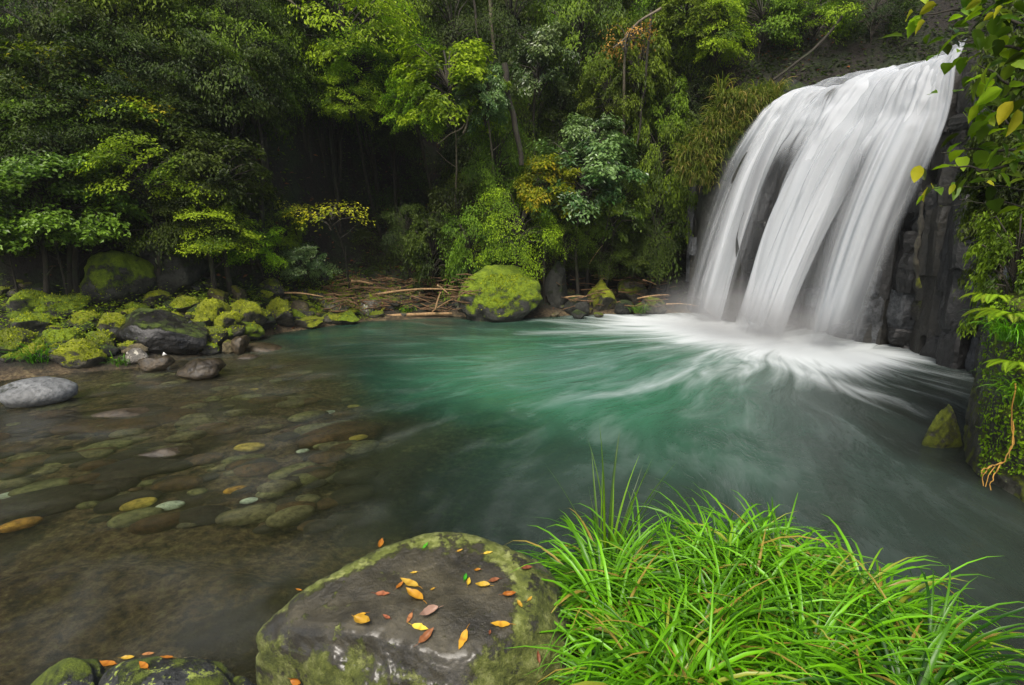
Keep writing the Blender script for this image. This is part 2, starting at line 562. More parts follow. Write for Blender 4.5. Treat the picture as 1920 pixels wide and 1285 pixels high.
def water_mat():
    m, nt, b = new_mat("pool_water")
    nt.nodes.remove(b)
    uv = nt.nodes.new("ShaderNodeUVMap")
    uv.uv_map = "flow"
    mp = nt.nodes.new("ShaderNodeMapping")
    mp.inputs["Scale"].default_value = (0.5, 1.9, 1)
    nt.links.new(uv.outputs[0], mp.inputs[0])
    # gentle warp so streaks bend
    streak = noise(nt, mp.outputs[0], 1.6, 6, 0.58, '2D', 0.35)
    mp2 = nt.nodes.new("ShaderNodeMapping")
    mp2.inputs["Scale"].default_value = (0.8, 6.5, 1)
    nt.links.new(uv.outputs[0], mp2.inputs[0])
    fine = noise(nt, mp2.outputs[0], 2.0, 4, 0.6, '2D')
    mp3 = nt.nodes.new("ShaderNodeMapping")
    mp3.inputs["Scale"].default_value = (0.5, 2.2, 1)
    nt.links.new(uv.outputs[0], mp3.inputs[0])
    broad = noise(nt, mp3.outputs[0], 1.2, 3, 0.5, '2D', 0.8)
    foam_a = attr(nt, "foam")
    deep = attr(nt, "deep")
    aer = attr(nt, "aeration")
    f = math_(nt, 'ADD', foam_a, math_(nt, 'MULTIPLY', math_(nt, 'SUBTRACT', streak, 0.5), 0.45))
    f = math_(nt, 'ADD', f, math_(nt, 'MULTIPLY', math_(nt, 'SUBTRACT', fine, 0.5), 0.12))
    f = math_(nt, 'ADD', f, math_(nt, 'MULTIPLY', math_(nt, 'SUBTRACT', broad, 0.5), 1.0))
    foam = maprange(nt, f, 0.22, 1.35)
    thin = math_(nt, 'MULTIPLY', maprange(nt, math_(nt, 'ADD', streak, math_(nt, 'MULTIPLY', fine, 0.45)), 0.68, 1.05), math_(nt, 'MULTIPLY', aer, 0.17))
    foam = math_(nt, 'MAXIMUM', foam, thin)
    # body colour of the turbid water, greyed to paint in reflections and sky sheen
    k = math_(nt, 'ADD', aer, math_(nt, 'MULTIPLY', math_(nt, 'SUBTRACT', broad, 0.5), 0.45))
    k = math_(nt, 'ADD', k, math_(nt, 'MULTIPLY', math_(nt, 'SUBTRACT', streak, 0.5), 0.35))
    body = ramp(nt, k, [(0.0, (0.022, 0.026, 0.020)), (0.35, (0.018, 0.062, 0.036)), (0.65, (0.034, 0.125, 0.070)), (1.0, (0.10, 0.20, 0.16))])
    gy = ramp(nt, k, [(0.0, (0.018, 0.022, 0.017)), (0.5, (0.036, 0.058, 0.048)), (1.0, (0.08, 0.12, 0.105))])
    body = mixc(nt, attr(nt, "greyness"), body, gy)
    shc = ramp(nt, broad, [(0.3, (0.035, 0.032, 0.011)), (0.7, (0.080, 0.092, 0.034))])
    body = mixc(nt, maprange(nt, deep, 0.0, 0.22), shc, body)
    dif = nt.nodes.new("ShaderNodeBsdfDiffuse")
    nt.links.new(body, dif.inputs[0])
    tr = nt.nodes.new("ShaderNodeBsdfRefraction")
    tr.inputs["IOR"].default_value = 1.33
    tr.inputs["Roughness"].default_value = 0.07
    tint = mixc(nt, maprange(nt, deep, 0.0, 0.35), (0.93, 0.96, 0.84), (0.22, 0.50, 0.33))
    nt.links.new(tint, tr.inputs[0])
    m1 = nt.nodes.new("ShaderNodeMixShader")
    nt.links.new(attr(nt, "opacity"), m1.inputs[0])
    nt.links.new(tr.outputs[0], m1.inputs[1])
    nt.links.new(dif.outputs[0], m1.inputs[2])
    fo = nt.nodes.new("ShaderNodeBsdfDiffuse")
    fo.inputs[0].default_value = (0.50, 0.54, 0.55, 1)
    m2 = nt.nodes.new("ShaderNodeMixShader")
    nt.links.new(foam, m2.inputs[0])
    nt.links.new(m1.outputs[0], m2.inputs[1])
    nt.links.new(fo.outputs[0], m2.inputs[2])
    gl = nt.nodes.new("ShaderNodeBsdfGlossy")
    gl.inputs["Roughness"].default_value = 0.24
    fr = nt.nodes.new("ShaderNodeFresnel")
    fr.inputs["IOR"].default_value = 1.33
    h = math_(nt, 'ADD', math_(nt, 'MULTIPLY', streak, 1.0), math_(nt, 'MULTIPLY', fine, 0.25))
    bn = bump(nt, h, 0.6, 0.07)
    nt.links.new(bn, gl.inputs["Normal"])
    nt.links.new(bn, fr.inputs["Normal"])
    m3 = nt.nodes.new("ShaderNodeMixShader")
    nt.links.new(math_(nt, 'MULTIPLY', fr.outputs[0], math_(nt, 'SUBTRACT', 1.0, foam)), m3.inputs[0])
    nt.links.new(m2.outputs[0], m3.inputs[1])
    nt.links.new(gl.outputs[0], m3.inputs[2])
    nt.links.new(m3.outputs[0], nt.nodes["Material Output"].inputs[0])
    return m


xs = np.concatenate([np.arange(-30, -9, 0.5), np.arange(-9, 8.6, 0.06)])
ys = np.concatenate([np.arange(-10, 1, 0.5), np.arange(1, 15, 0.06)])
X, Y = np.meshgrid(xs, ys)
P2 = np.column_stack([X.ravel(), Y.ravel()])
POLE = np.array((4.7, 11.2))
wob = np.column_stack([fbm(P2, 0.35, 21, 3), fbm(P2, 0.35, 55, 3)])
rel = P2 - POLE + 0.5 * wob
rad = np.hypot(rel[:, 0], rel[:, 1])
th = np.zeros(len(P2))
for q in np.linspace(0.0, 1.0, 9):
    c0 = FOOT_A + q * (FOOT_B - FOOT_A) + np.array((0.12, 0.12))
    dd = P2 - c0 + 0.45 * wob
    th += np.arctan2(dd @ np.array((-0.78, 0.62)), dd @ np.array((-0.62, -0.78))) / 9
uvw = np.column_stack([rad, th * 3.6 + 0.05 * rad])
AB = FOOT_B - FOOT_A
tt = np.clip(((P2 - FOOT_A) @ AB) / (AB @ AB), 0, 1)
dist = np.hypot(*(P2 - (FOOT_A + tt[:, None] * AB)).T)
tu = ((P2 - FOOT_A) @ AB) / (AB @ AB)
foam = 1.9 * np.exp(-(dist / 1.75) ** 1.2) * (1 - 0.55 * sstep(0.97, 1.25, tu))
# long tongue drifting left off the far end of the foot, and one running down right
def seg_d(a, b):
    a, b = np.array(a), np.array(b)
    t = np.clip(((P2 - a) @ (b - a)) / ((b - a) @ (b - a)), 0, 1)
    return np.hypot(*(P2 - (a + t[:, None] * (b - a))).T), t


d1, t1 = seg_d(G(1300, 625)[:2], G(985, 624)[:2])
foam = np.maximum(foam, (1.1 - 0.55 * t1) * np.exp(-(d1 / 0.42) ** 2))
d2, t2 = seg_d(G(1420, 665)[:2], G(1720, 775)[:2])
foam = np.maximum(foam, (1.15 - 0.75 * t2) * np.exp(-(d2 / 0.40) ** 2))
d3, t3 = seg_d(G(1450, 680)[:2], G(1150, 735)[:2])
foam = np.maximum(foam, (0.9 - 0.5 * t3) * np.exp(-(d3 / 0.6) ** 2))
depth = pool_depth(X.ravel(), Y.ravel())
deep = sstep(0.25, 1.8, depth)
c = G(960, 735)[:2]
aer = 0.85 * np.exp(-(((P2[:, 0] - 1.2) / 3.6) ** 2 + ((P2[:, 1] - 8.4) / 4.2) ** 2)) + 0.5 * np.exp(-(dist / 1.8) ** 2)
aer = np.maximum(aer, 0.30 * sstep(0.5, -2.5, P2[:, 0]))
aer *= 1 - 0.55 * sstep(3.0, 5.0, X.ravel()) * sstep(9.0, 7.0, Y.ravel())
opac = np.clip(0.10 + 0.86 * sstep(0.24, 1.5, depth) + 0.10 * wob[:, 1] + 0.16 * sstep(5.5, 8.5, P2[:, 1]) * sstep(-6.5, -3.5, P2[:, 0]), 0.1, 0.965)
shal_l = sstep(-1.0, -4.5, P2[:, 0]) * sstep(13, 9, P2[:, 1])
Zw = 0.035 * fbm(uvw, 1.0, 3, 3) * np.exp(-dist / 4) + 0.05 * np.exp(-(dist / 0.8) ** 2) + 0.006 * fbm(np.column_stack([uvw[:, 0] * 0.8, uvw[:, 1] * 5]), 1.0, 8, 3)
V = np.column_stack([P2, Zw])
M['water'] = water_mat()
link("water", mesh_np("water", V, grid_faces(len(xs), len(ys)), True, [M['water']],
                      {"foam": foam, "greyness": np.maximum(sstep(1.6, 4.2, P2[:, 0] + 0.25 * (7 - P2[:, 1]) + wob[:, 0]), 0.9 * sstep(6.6, 3.6, P2[:, 1] + 0.8 * wob[:, 1])), "deep": deep, "aeration": aer, "opacity": opac}, uvw), kind="structure")


def fall_mat(name, dens=1.0, seed=0.0):
    m, nt, b = new_mat(name)
    uv = nt.nodes.new("ShaderNodeUVMap")
    uv.uv_map = "flow"

    def strn(sx, sy, det, off):
        mp = nt.nodes.new("ShaderNodeMapping")
        mp.inputs["Scale"].default_value = (sx, sy, 1)
        mp.inputs["Location"].default_value = (seed + off, seed * 0.37, 0)
        nt.links.new(uv.outputs[0], mp.inputs[0])
        return noise(nt, mp.outputs[0], 1.0, det, 0.6, '2D')
    a = strn(13, 0.8, 3, 0)
    f2 = strn(46, 1.2, 3, 3.1)
    d = attr(nt, "flux")
    v = math_(nt, 'ADD', d, math_(nt, 'MULTIPLY', math_(nt, 'SUBTRACT', a, 0.5), 0.9))
    v = math_(nt, 'ADD', v, math_(nt, 'MULTIPLY', math_(nt, 'SUBTRACT', f2, 0.5), 0.35))
    al = math_(nt, 'MULTIPLY', maprange(nt, v, -0.45, 0.95), attr(nt, "edge"))
    al = math_(nt, 'MULTIPLY', al, dens)
    dif = nt.nodes.new("ShaderNodeBsdfDiffuse")
    dif.inputs[0].default_value = (0.62, 0.65, 0.68, 1)
    tl = nt.nodes.new("ShaderNodeBsdfTranslucent")
    tl.inputs[0].default_value = (0.62, 0.65, 0.68, 1)
    bn = bump(nt, math_(nt, 'ADD', a, math_(nt, 'MULTIPLY', f2, 0.12)), 0.35, 0.2)
    nt.links.new(bn, dif.inputs["Normal"])
    mx = nt.nodes.new("ShaderNodeMixShader")
    mx.inputs[0].default_value = 0.35
    nt.links.new(dif.outputs[0], mx.inputs[1])
    nt.links.new(tl.outputs[0], mx.inputs[2])
    tr = nt.nodes.new("ShaderNodeBsdfTransparent")
    m2 = nt.nodes.new("ShaderNodeMixShader")
    nt.links.new(al, m2.inputs[0])
    nt.links.new(tr.outputs[0], m2.inputs[1])
    nt.links.new(mx.outputs[0], m2.inputs[2])
    nt.nodes.remove(b)
    nt.links.new(m2.outputs[0], nt.nodes["Material Output"].inputs[0])
    return m


wf = thing("waterfall", "white silky waterfall pouring leftward over the dark cliff into the pool", "waterfall", tuple(W(1430, 606, 11)))
wf.location = (*((FOOT_A + FOOT_B) / 2), 0)
wl = np.array(wf.location)
DS = [0, .06, .12, .18, .23, .29, .38, .44, .52, .62, .70, .80, .88, .95, 1]
DV = [-.2, .0, .15, .9, .4, -.42, -.36, .7, 1.15, .6, -.5, .45, .85, -.05, -.35]
for li, (nm, off, dens, seed) in enumerate((("water_sheet", 0.0, 0.95, 0.0), ("inner_water_sheet", -0.28, 0.25, 7.7), ("spray_veil", 0.16, 0.32, 13.3))):
    S, T, P = fall_points(260, 150)
    SS, TT = np.meshgrid(S, T)
    dS = np.gradient(P, axis=1)
    dT = np.gradient(P, axis=0)
    nrm = np.cross(dS, dT)
    nrm /= np.linalg.norm(nrm, axis=2)[..., None] + 1e-9
    if nrm[60, 130, 1] > 0:
        nrm = -nrm
    q = np.column_stack([SS.ravel() * 14 + seed, TT.ravel() * 1.0])
    fold = fbm(q, 1.0, 5 + li, 3).reshape(SS.shape)
    q2 = np.column_stack([SS.ravel() * 9 + seed, TT.ravel() * 9.0])
    casc = fbm(q2, 1.0, 15 + li, 3).reshape(SS.shape)
    wtop = sstep(0.52, 0.3, TT)
    amp = 0.06 + 0.42 * sstep(0.05, 0.6, TT)
    P = P + nrm * (off * sstep(0.15, 0.6, TT) + off * 0.15 + fold * amp + casc * 0.10 * wtop)[..., None]
    den = np.interp(SS, DS, DV)
    den = den * sstep(0.28, 0.55, TT) + 1.05 * (1 - sstep(0.28, 0.55, TT))
    rocky = np.exp(-((SS - 0.36) / 0.17) ** 2) * np.exp(-((TT - 0.27) / 0.16) ** 2) + 0.6 * np.exp(-((SS - 0.72) / 0.09) ** 2) * np.exp(-((TT - 0.22) / 0.16) ** 2)
    den = den - rocky * (0.0 + 2.5 * np.maximum(0, fbm(np.column_stack([SS.ravel() * 34, TT.ravel() * 5]), 1.0, 31, 4).reshape(SS.shape)))
    if li == 2:
        den = den * 0.8 - 0.1
    edge = sstep(0, 0.04 + 0.16 * sstep(.25, 1, TT), SS) * sstep(1.0, 0.98 - 0.16 * sstep(.4, 1, TT), SS) * sstep(1.0, 0.86, TT + 0.05 * fold) * sstep(0, 0.03, TT)
    if li == 1:
        edge *= sstep(0.1, 0.4, TT)
    V = (P.reshape(-1, 3) - wl)
    me = mesh_np(nm, V, grid_faces(260, 150), True, [fall_mat(nm, dens, seed)], {"flux": den.ravel(), "edge": edge.ravel()},
                 np.column_stack([SS.ravel(), TT.ravel()]))
    link(nm, me, wf)

# stream surface feeding the lip
ctrl = [W(1815, 70, 9.3), W(1775, 108, 9.95), W(1680, 128, 10.9), W(1600, 158, 12.2), W(1520, 168, 12.8)]

# ------------------------------------------------------------ rocks
def rock_proto(seed, sub=4, cuts=9, sq=(1, 1, 0.75), rough=0.10, cut_lo=0.62):
    bm = bmesh.new()
    bmesh.ops.create_icosphere(bm, subdivisions=sub, radius=1)
    V = np.array([v.co[:] for v in bm.verts])
    F = np.array([[v.index for v in f.verts] for f in bm.faces])
    bm.free()
    r = np.random.default_rng(seed)
    for _ in range(cuts):
        n = r.normal(size=3)
        n /= np.linalg.norm(n)
        d = r.uniform(cut_lo, 0.95)
        k = V @ n - d
        V = V - np.where(k > 0, k * 0.93, 0)[:, None] * n
    off = r.uniform(-50, 50, 3)
    dirs = V / (np.linalg.norm(V, axis=1)[:, None] + 1e-9)
    V = V + dirs * (rough * fbm(V + off, 1.6, seed, 5, 0.5))[:, None] + dirs * (rough * 0.45 * fbm(V + off, 5, seed + 3, 4, 0.6))[:, None]
    V = V * np.array(sq)
    return V, F


ROCKV = [rock_proto(100 + i, 4, 8 + i % 4, (1, 0.85, 0.75), 0.22, 0.42 + 0.05 * (i % 4)) for i in range(9)]
ROCKV_S = [rock_proto(200 + i, 3, 10, (1, 0.85, 0.72), 0.16, 0.45) for i in range(6)]
ROCKV_R = [rock_proto(300 + i, 3, 3, (1, 0.75, 0.45), 0.05, 0.8) for i in range(5)]
_rm = {}


def rock_mesh(kind, i, mat):
    key = (kind, i, mat)
    if key not in _rm:
        V, F = {'b': ROCKV, 's': ROCKV_S, 'r': ROCKV_R}[kind][i]
        _rm[key] = mesh_np("stone", V, F, True, [M[mat]])
    return _rm[key]


def put_rock(px, py, w, h, mat, label, kind='b', D=None, z=None, name="stone", cat="stone", group=None, rot=None, sink=0.25, depth=None):
    """px,py centre of the stone in view, w,h its pixel size; rests where its foot meets ground or water"""
    if D is None:
        p = G(px, py + h * 0.45, 0.0 if z is None else z)
        D = float(p[1])
    c = W(px, py, D)
    sc = D / FPX
    sx = w * sc * 0.56
    sz = h * sc * 0.62 / 0.72
    if kind == 'r':
        sz = h * sc * 0.6 / 0.45
    pool = {'b': 9, 's': 6, 'r': 5}[kind]
    i = random.randrange(pool)
    o = thing(name, label, cat, (c[0], c[1] + sx * 0.3, c[2] - sz * 0.06), group, rock_mesh(kind, i, mat))
    o.scale = (sx, (depth or 1.0) * sx, sz)
    o.rotation_euler = (random.uniform(-.12, .12), random.uniform(-.12, .12), random.uniform(-.5, .5) + (math.pi if random.random() < .5 else 0) if rot is None else rot)
    return o


def land_D(px, py):
    """first distance at which that line of sight meets the ground sheet"""
    r = ray(px, py)
    t = np.linspace(1.5, 40, 1500)
    P = np.array((0, 0, CAM_H)) + t[:, None] * r
    z = ground_z(P[:, 0], P[:, 1])
    hit = np.nonzero(z > P[:, 2])[0]
    return float(P[hit[0], 1]) if len(hit) else 30.0


def bank(px, py, w, h, mat, label, **k):
    D = min(land_D(px, py + h * 0.4), float(G(px, py + h * 0.45)[1]) if py + h * .45 > 440 else 99)
    return put_rock(px, py, w, h, mat, label, D=D, **k)


big = [
    (205, 522, 125, 100, 'stone_moss_green', "tall mossy boulder with a sloping face under the left trees"),
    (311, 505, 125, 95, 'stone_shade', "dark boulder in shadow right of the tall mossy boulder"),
    (38, 578, 85, 58, 'stone_moss_green', "rounded moss-covered boulder at the far left edge of the bank"),
    (112, 577, 85, 50, 'stone_moss_green', "green mossy boulder below the tall boulder near the left edge"),
    (45, 612, 80, 42, 'stone_moss_green', "bright green moss cushion stone above the left grass tuft"),
    (20, 645, 80, 50, 'stone_part_moss', "dark stone in the left corner of the bank beside the grass tuft"),
    (198, 558, 55, 36, 'stone_moss', "small mossy stone at the foot of the tall mossy boulder"),
    (110, 634, 64, 40, 'stone_moss_green', "lime green mossed stone behind the left grass tuft"),
    (142, 664, 82, 50, 'stone_moss', "mossy stone right of the left grass tuft at the water"),
    (190, 641, 52, 36, 'stone_part_moss', "grey streaked stone left of the black wet boulder"),
    (212, 610, 60, 44, 'stone_moss', "yellow mossed stone leaning on the black wet boulder"),
    (285, 563, 56, 30, 'stone_moss', "flat mossy stone above the black wet boulder"),
    (340, 619, 40, 38, 'stone_grey', "pale grey stone at the right shoulder of the black wet boulder"),
    (388, 586, 66, 50, 'stone_moss', "yellow mossy block near the middle of the left bank"),
    (425, 606, 56, 52, 'stone_moss', "pointed mossy stone in the middle of the left bank"),
    (462, 587, 64, 48, 'stone_moss', "broad mossy stone above the grey block at the water"),
    (462, 620, 56, 32, 'stone_moss_green', "bright mossy stone capping the grey block at the water"),
    (450, 646, 36, 38, 'stone_brown_wet', "wet grey brown block standing at the water edge"),
    (390, 633, 64, 36, 'stone_part_moss', "grey stone with moss patches at the stream edge"),
    (386, 656, 38, 22, 'stone_moss_green', "small green mossy stone touching the stream"),
    (424, 652, 26, 26, 'stone_tan', "little tan stone beside the wet grey brown block"),
    (525, 590, 52, 54, 'stone_moss', "upright yellow mossed stone on the middle bank"),
    (562, 582, 44, 32, 'stone_tan', "pale tan stone with thin moss on the middle bank"),
    (570, 605, 62, 22, 'stone_moss', "low mossy stone at the water right of the upright stone"),
    (625, 574, 66, 36, 'stone_part_moss', "long mossy stone near the driftwood end of the bank"),
    (642, 597, 58, 22, 'stone_moss_green', "green mossy stone at the tip of the left bank"),
    (405, 556, 54, 30, 'stone_tan', "tan stone in the back row above the middle of the bank"),
    (445, 553, 38, 34, 'stone_tan', "small upright tan stone in the back row"),
    (508, 541, 46, 34, 'stone_part_moss', "dull mossy stone under the low drooping branches"),
    (598, 521, 36, 38, 'stone_shade', "dark upright stone left of the driftwood pile"),
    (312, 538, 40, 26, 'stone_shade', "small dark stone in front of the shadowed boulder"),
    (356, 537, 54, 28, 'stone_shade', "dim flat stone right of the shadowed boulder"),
    (585, 560, 46, 26, 'stone_part_moss', "grey stone with moss under the long driftwood pole"),
    (688, 577, 44, 30, 'stone_lichen', "whitish stone beside the driftwood pile"),
    (730, 568, 48, 26, 'stone_part_moss', "grey stone half under the driftwood pile"),
    (345, 575, 52, 34, 'stone_moss', "mossy stone behind the pale grey stone"),
    (248, 590, 46, 26, 'stone_moss', "moss cap stone touching the top of the black wet boulder"),
    (160, 600, 52, 36, 'stone_moss', "mossy stone beside the small bank grasses on the left"),
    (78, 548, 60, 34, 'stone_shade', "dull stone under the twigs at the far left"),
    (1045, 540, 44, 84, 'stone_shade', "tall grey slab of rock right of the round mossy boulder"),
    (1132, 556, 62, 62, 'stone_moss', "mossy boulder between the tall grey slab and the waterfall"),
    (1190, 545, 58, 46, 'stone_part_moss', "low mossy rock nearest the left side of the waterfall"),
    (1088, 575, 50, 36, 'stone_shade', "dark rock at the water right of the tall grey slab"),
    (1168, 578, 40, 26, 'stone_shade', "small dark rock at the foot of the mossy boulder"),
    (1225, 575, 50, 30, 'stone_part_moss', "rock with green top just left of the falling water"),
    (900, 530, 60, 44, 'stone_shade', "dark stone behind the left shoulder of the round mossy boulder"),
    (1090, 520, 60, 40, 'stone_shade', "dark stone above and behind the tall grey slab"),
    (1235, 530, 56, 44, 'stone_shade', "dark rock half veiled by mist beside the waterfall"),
]
for px, py, w, h, mat, lab in big:
    bank(px, py, w, h, mat, lab)

# the round mossy boulder with small plants
rb = put_rock(940, 560, 150, 92, 'stone_moss', "large round mossy boulder standing in the far side of the pool", D=12.9, depth=0.9, name="mossy_boulder", cat="boulder", rot=0.4)
rb.data = mesh_np("mossy_boulder", *rock_proto(437, 5, 4, (1, 0.85, 0.78), 0.2, 0.75), True, [M['stone_moss_green']])
# black wet boulder
wbm = mesh_np("boulder", *rock_proto(411, 5, 8, (1, 0.7, 0.62), 0.12, 0.55), True, [M['stone_wet']])
p = W(283, 628, 9.0)
wb = thing("wet_boulder", "black glistening wet boulder lying at the stream edge of the left bank", "boulder", tuple(p + np.array((0, 0.35, -0.08))), None, wbm)
wb.scale = (0.80, 0.75, 0.62)
wb.rotation_euler = (0.1, 0.32, 0.1)

# words that place a small thing beside a landmark of the photo
LAND = [(283, 628, "the black wet boulder"), (205, 522, "the tall mossy boulder"), (62, 676, "the dark arching grass tuft"), (450, 646, "the wet grey brown block"),
        (525, 590, "the upright yellow mossed stone"), (740, 555, "the driftwood pile"), (660, 597, "the tip of the left bank"), (545, 558, "the long driftwood pole"),
        (340, 619, "the pale grey bank stone"), (311, 505, "the shadowed boulder"), (152, 622, "the short bank grass"), (940, 560, "the round mossy boulder"),
        (1045, 540, "the tall grey slab"), (1132, 556, "the mossy far shore boulder"), (780, 590, "the floating log"), (1260, 560, "the left edge of the waterfall"),
        (52, 738, "the smooth pale grey stream stone"), (372, 692, "the domed brown stone"), (205, 752, "the long flat brown stone"), (300, 832, "the glossy topped stone"),
        (318, 946, "the brightest pebble"), (468, 838, "the yellow stone"), (38, 988, "the orange ochre stone"), (558, 883, "the yellow green stone"), (640, 808, "the lone brown sunken stone"),
        (132, 903, "the pale teal pebble"), (490, 648, "the low reddish stone"), (390, 590, "the yellow mossy block")]
LANDT = [(60, 190, "the rounded crown at the left edge"), (215, 190, "the wide yellow green crown"), (88, 70, "the pale leaning trunk"), (350, 40, "the pale diagonal bough"),
         (480, 110, "the dull silvery crown"), (640, 40, "the bright maple crown"), (840, 150, "the bright centre tree"), (1010, 110, "the silvery rounded crown"),
         (1170, 60, "the orange leaved branch"), (1110, 290, "the broad silvery bush"), (1345, 60, "the light green spray over the bank"), (275, 325, "the bright layered tree"),
         (1400, 240, "the grassy cliff shoulder"), (95, 395, "the glossy left bush"), (640, 270, "the slim ravine trunk")]


def beside(px, py, L=LAND):
    x, y, w = min(L, key=lambda q: (q[0] - px) ** 2 + 2 * (q[1] - py) ** 2)
    dx, dy = px - x, (py - y) * 1.5
    far = "well " if math.hypot(dx, dy) > 75 else "just "
    if abs(dy) > 2.2 * abs(dx):
        d = "below " if dy > 0 else "above "
    elif abs(dx) > 2.2 * abs(dy):
        d = "right of " if dx > 0 else "left of "
    else:
        d = ("lower " if dy > 0 else "upper ") + ("right of " if dx > 0 else "left of ")
        far = "" if far == "just " else "far "
    return far + d + w


SZ = lambda s: "tiny" if s < 22 else "small" if s < 34 else "medium sized" if s < 52 else "large"
MW = {'stone_moss': 'yellow mossed', 'stone_moss_green': 'green mossed', 'stone_part_moss': 'half mossy grey', 'stone_tan': 'tan', 'stone_shade': 'dark'}

# stones standing out of the stream
put_rock(52, 738, 130, 46, 'stone_grey', "smooth pale grey stone rising from the stream at the left edge", kind='r', name="stream_stone")
put_rock(372, 692, 80, 36, 'stone_brown_wet', "brown domed stone with a wet shine in the stream below the bank", name="stream_stone")
st = put_rock(205, 760, 190, 44, 'stone_brown_wet', "long flat brown stone awash right of the pale grey stone", kind='b', name="stream_stone", rot=0.15)
st.scale.z, st.location.z, st.scale.y = 0.20, -0.09, st.scale.x * 0.55
st = put_rock(300, 838, 104, 32, 'stone_brown_wet', "wet brown stone with a glossy yellow top in mid stream", kind='b', name="stream_stone", rot=0.3)
st.scale.z, st.location.z, st.scale.y = 0.15, -0.055, st.scale.x * 0.7
put_rock(250, 672, 44, 32, 'stone_lichen', "whitish blotched stone below the black wet boulder", name="stream_stone")
put_rock(286, 682, 60, 28, 'stone_brown_wet', "flat grey brown stone between the whitish stones", name="stream_stone")
st = put_rock(490, 648, 74, 18, 'stone_brown_wet', "low reddish stone washed by the stream off the bank", kind='r', name="stream_stone")
st.scale.z, st.location.z = st.scale.z * 1.3, -0.03
st = put_rock(462, 666, 40, 12, 'stone_brown_wet', "tiny dark stone breaking the water below the grey block", kind='r', name="stream_stone")
st.scale.z, st.location.z = st.scale.z * 1.3, -0.03
ws = rock_mat("white_quartz", dark=(0.5, 0.5, 0.47), light=(0.8, 0.8, 0.76), moss=0.0, wet=0.2)
M['white'] = ws
put_rock(311, 671, 11, 24, 'white', "small bright white upright stone at the water below the wet boulder", kind='s', name="stream_stone")
pt = put_rock(1775, 812, 60, 120, 'wall_moss', "pointed mossy rock standing in the water before the right wall", D=5.35, name="pointed_rock", cat="rock", rot=0.8)
PV, PF = rock_proto(517, 5, 7, (1, 0.85, 0.75), 0.2, 0.5)
PV[:, :2] *= (1.0 - 0.62 * np.clip(PV[:, 2:3] / 0.75, -0.2, 1))
PV[:, 0] -= 0.25 * PV[:, 2]
pt.data = mesh_np("pointed_rock", PV, PF, True, [M['wall_moss']])
pt.rotation_euler = (0, 0, 0.3)
for i, (dx, dy, w, h) in enumerate(((0, -38, 26, 54), (16, 12, 48, 40))):
    pass


# submerged stones: list px,py,w,h,colour
def bed_stone(px, py, w, h, col, label, group=None, top=-0.04):
    p = G(px, py, top - 0.03)
    D = float(p[1])
    sc = D / FPX
    sx = w * sc * 0.55
    g = gz(p[0], p[1])
    if g > -0.12:
        return None
    key = "bed_%s" % col
    me = rock_mesh('r', random.randrange(5), key)
    o = thing("submerged_stone", label, "stone", (p[0], p[1], 0), group, me)
    sy = min(sx * 0.8, max(h * sc * 1.9, 0.03))
    sz = min(max(sx, 0.05), max(0.06, (top - g) * 1.25)) / 0.45 * 0.6
    o.scale = (sx, sy, sz)
    o.location.z = max(g, top - 0.12) + 0.0 if w < 60 else top - sz * 0.45
    if w < 60:
        o.location.z = max(g + 0.02, top - 0.16)
    o.rotation_euler = (0, 0, random.uniform(0.2, 0.7))
    return o


for k, (d, l) in {'brown': ((0.03, 0.016, 0.006), (0.10, 0.055, 0.022)), 'olive': ((0.05, 0.046, 0.022), (0.17, 0.155, 0.08)), 'teal': ((0.28, 0.36, 0.28), (0.5, 0.6, 0.48)),
                  'yellow': ((0.25, 0.19, 0.03), (0.5, 0.40, 0.08)), 'dark': ((0.01, 0.009, 0.006), (0.035, 0.028, 0.018)), 'orange': ((0.22, 0.11, 0.015), (0.42, 0.24, 0.03)),
                  'green': ((0.06, 0.062, 0.025), (0.19, 0.19, 0.08))}.items():
    M['bed_' + k] = rock_mat("submerged_%s_stone" % k, dark=tuple(1.3 * q for q in d), light=tuple(min(.85, 1.5 * q) for q in l), moss=0.0, wet=0.2)

for a in ((238, 792, 225, 40, 'brown', "large brown stone just under the water below the flat brown stone"),
          (640, 808, 160, 40, 'brown', "brown stone under water alone toward the green pool"),
          (265, 876, 170, 46, 'dark', "dark flat stone under water below the glossy topped stone"),
          (70, 945, 210, 60, 'dark', "large dark brown stone under water at the left edge"),
          (318, 946, 50, 24, 'teal', "pale whitish green pebble on the stream bed, brightest of the pebbles"),
          (132, 903, 40, 20, 'teal', "pale teal pebble on the bed in the left shallows"),
          (15, 928, 38, 18, 'teal', "pale teal pebble at the left edge of the shallows"),
          (468, 838, 54, 26, 'yellow', "yellow stone under water right of the glossy topped stone"),
          (558, 883, 78, 28, 'green', "blurred yellow green stone under the water near the centre shallows"),
          (38, 988, 68, 26, 'orange', "orange ochre stone under water at the lower left edge"),
          (370, 920, 36, 20, 'green', "pale green pebble right above the brightest pebble"),
          (260, 950, 60, 20, 'yellow', "ochre pebble left of the brightest pebble"),
          (440, 916, 40, 20, 'orange', "brown orange pebble right of the pale green pebble"),
          (50, 862, 60, 20, 'olive', "olive stone under water near the left edge"),
          (165, 945, 40, 30, 'green', "light olive pebble between the dark stone and the ochre pebble"),
          (520, 915, 70, 28, 'olive', "dim olive stone under water below the yellow green stone"),
          (545, 968, 90, 26, 'olive', "dim olive stone under water above the leaf strewn boulder"),
          (660, 660, 60, 12, 'brown', "reddish brown stone under water near the far bank"),
          (600, 990, 60, 20, 'dark', "dark stone under water nearest the leaf strewn boulder")):
    bed_stone(*a)
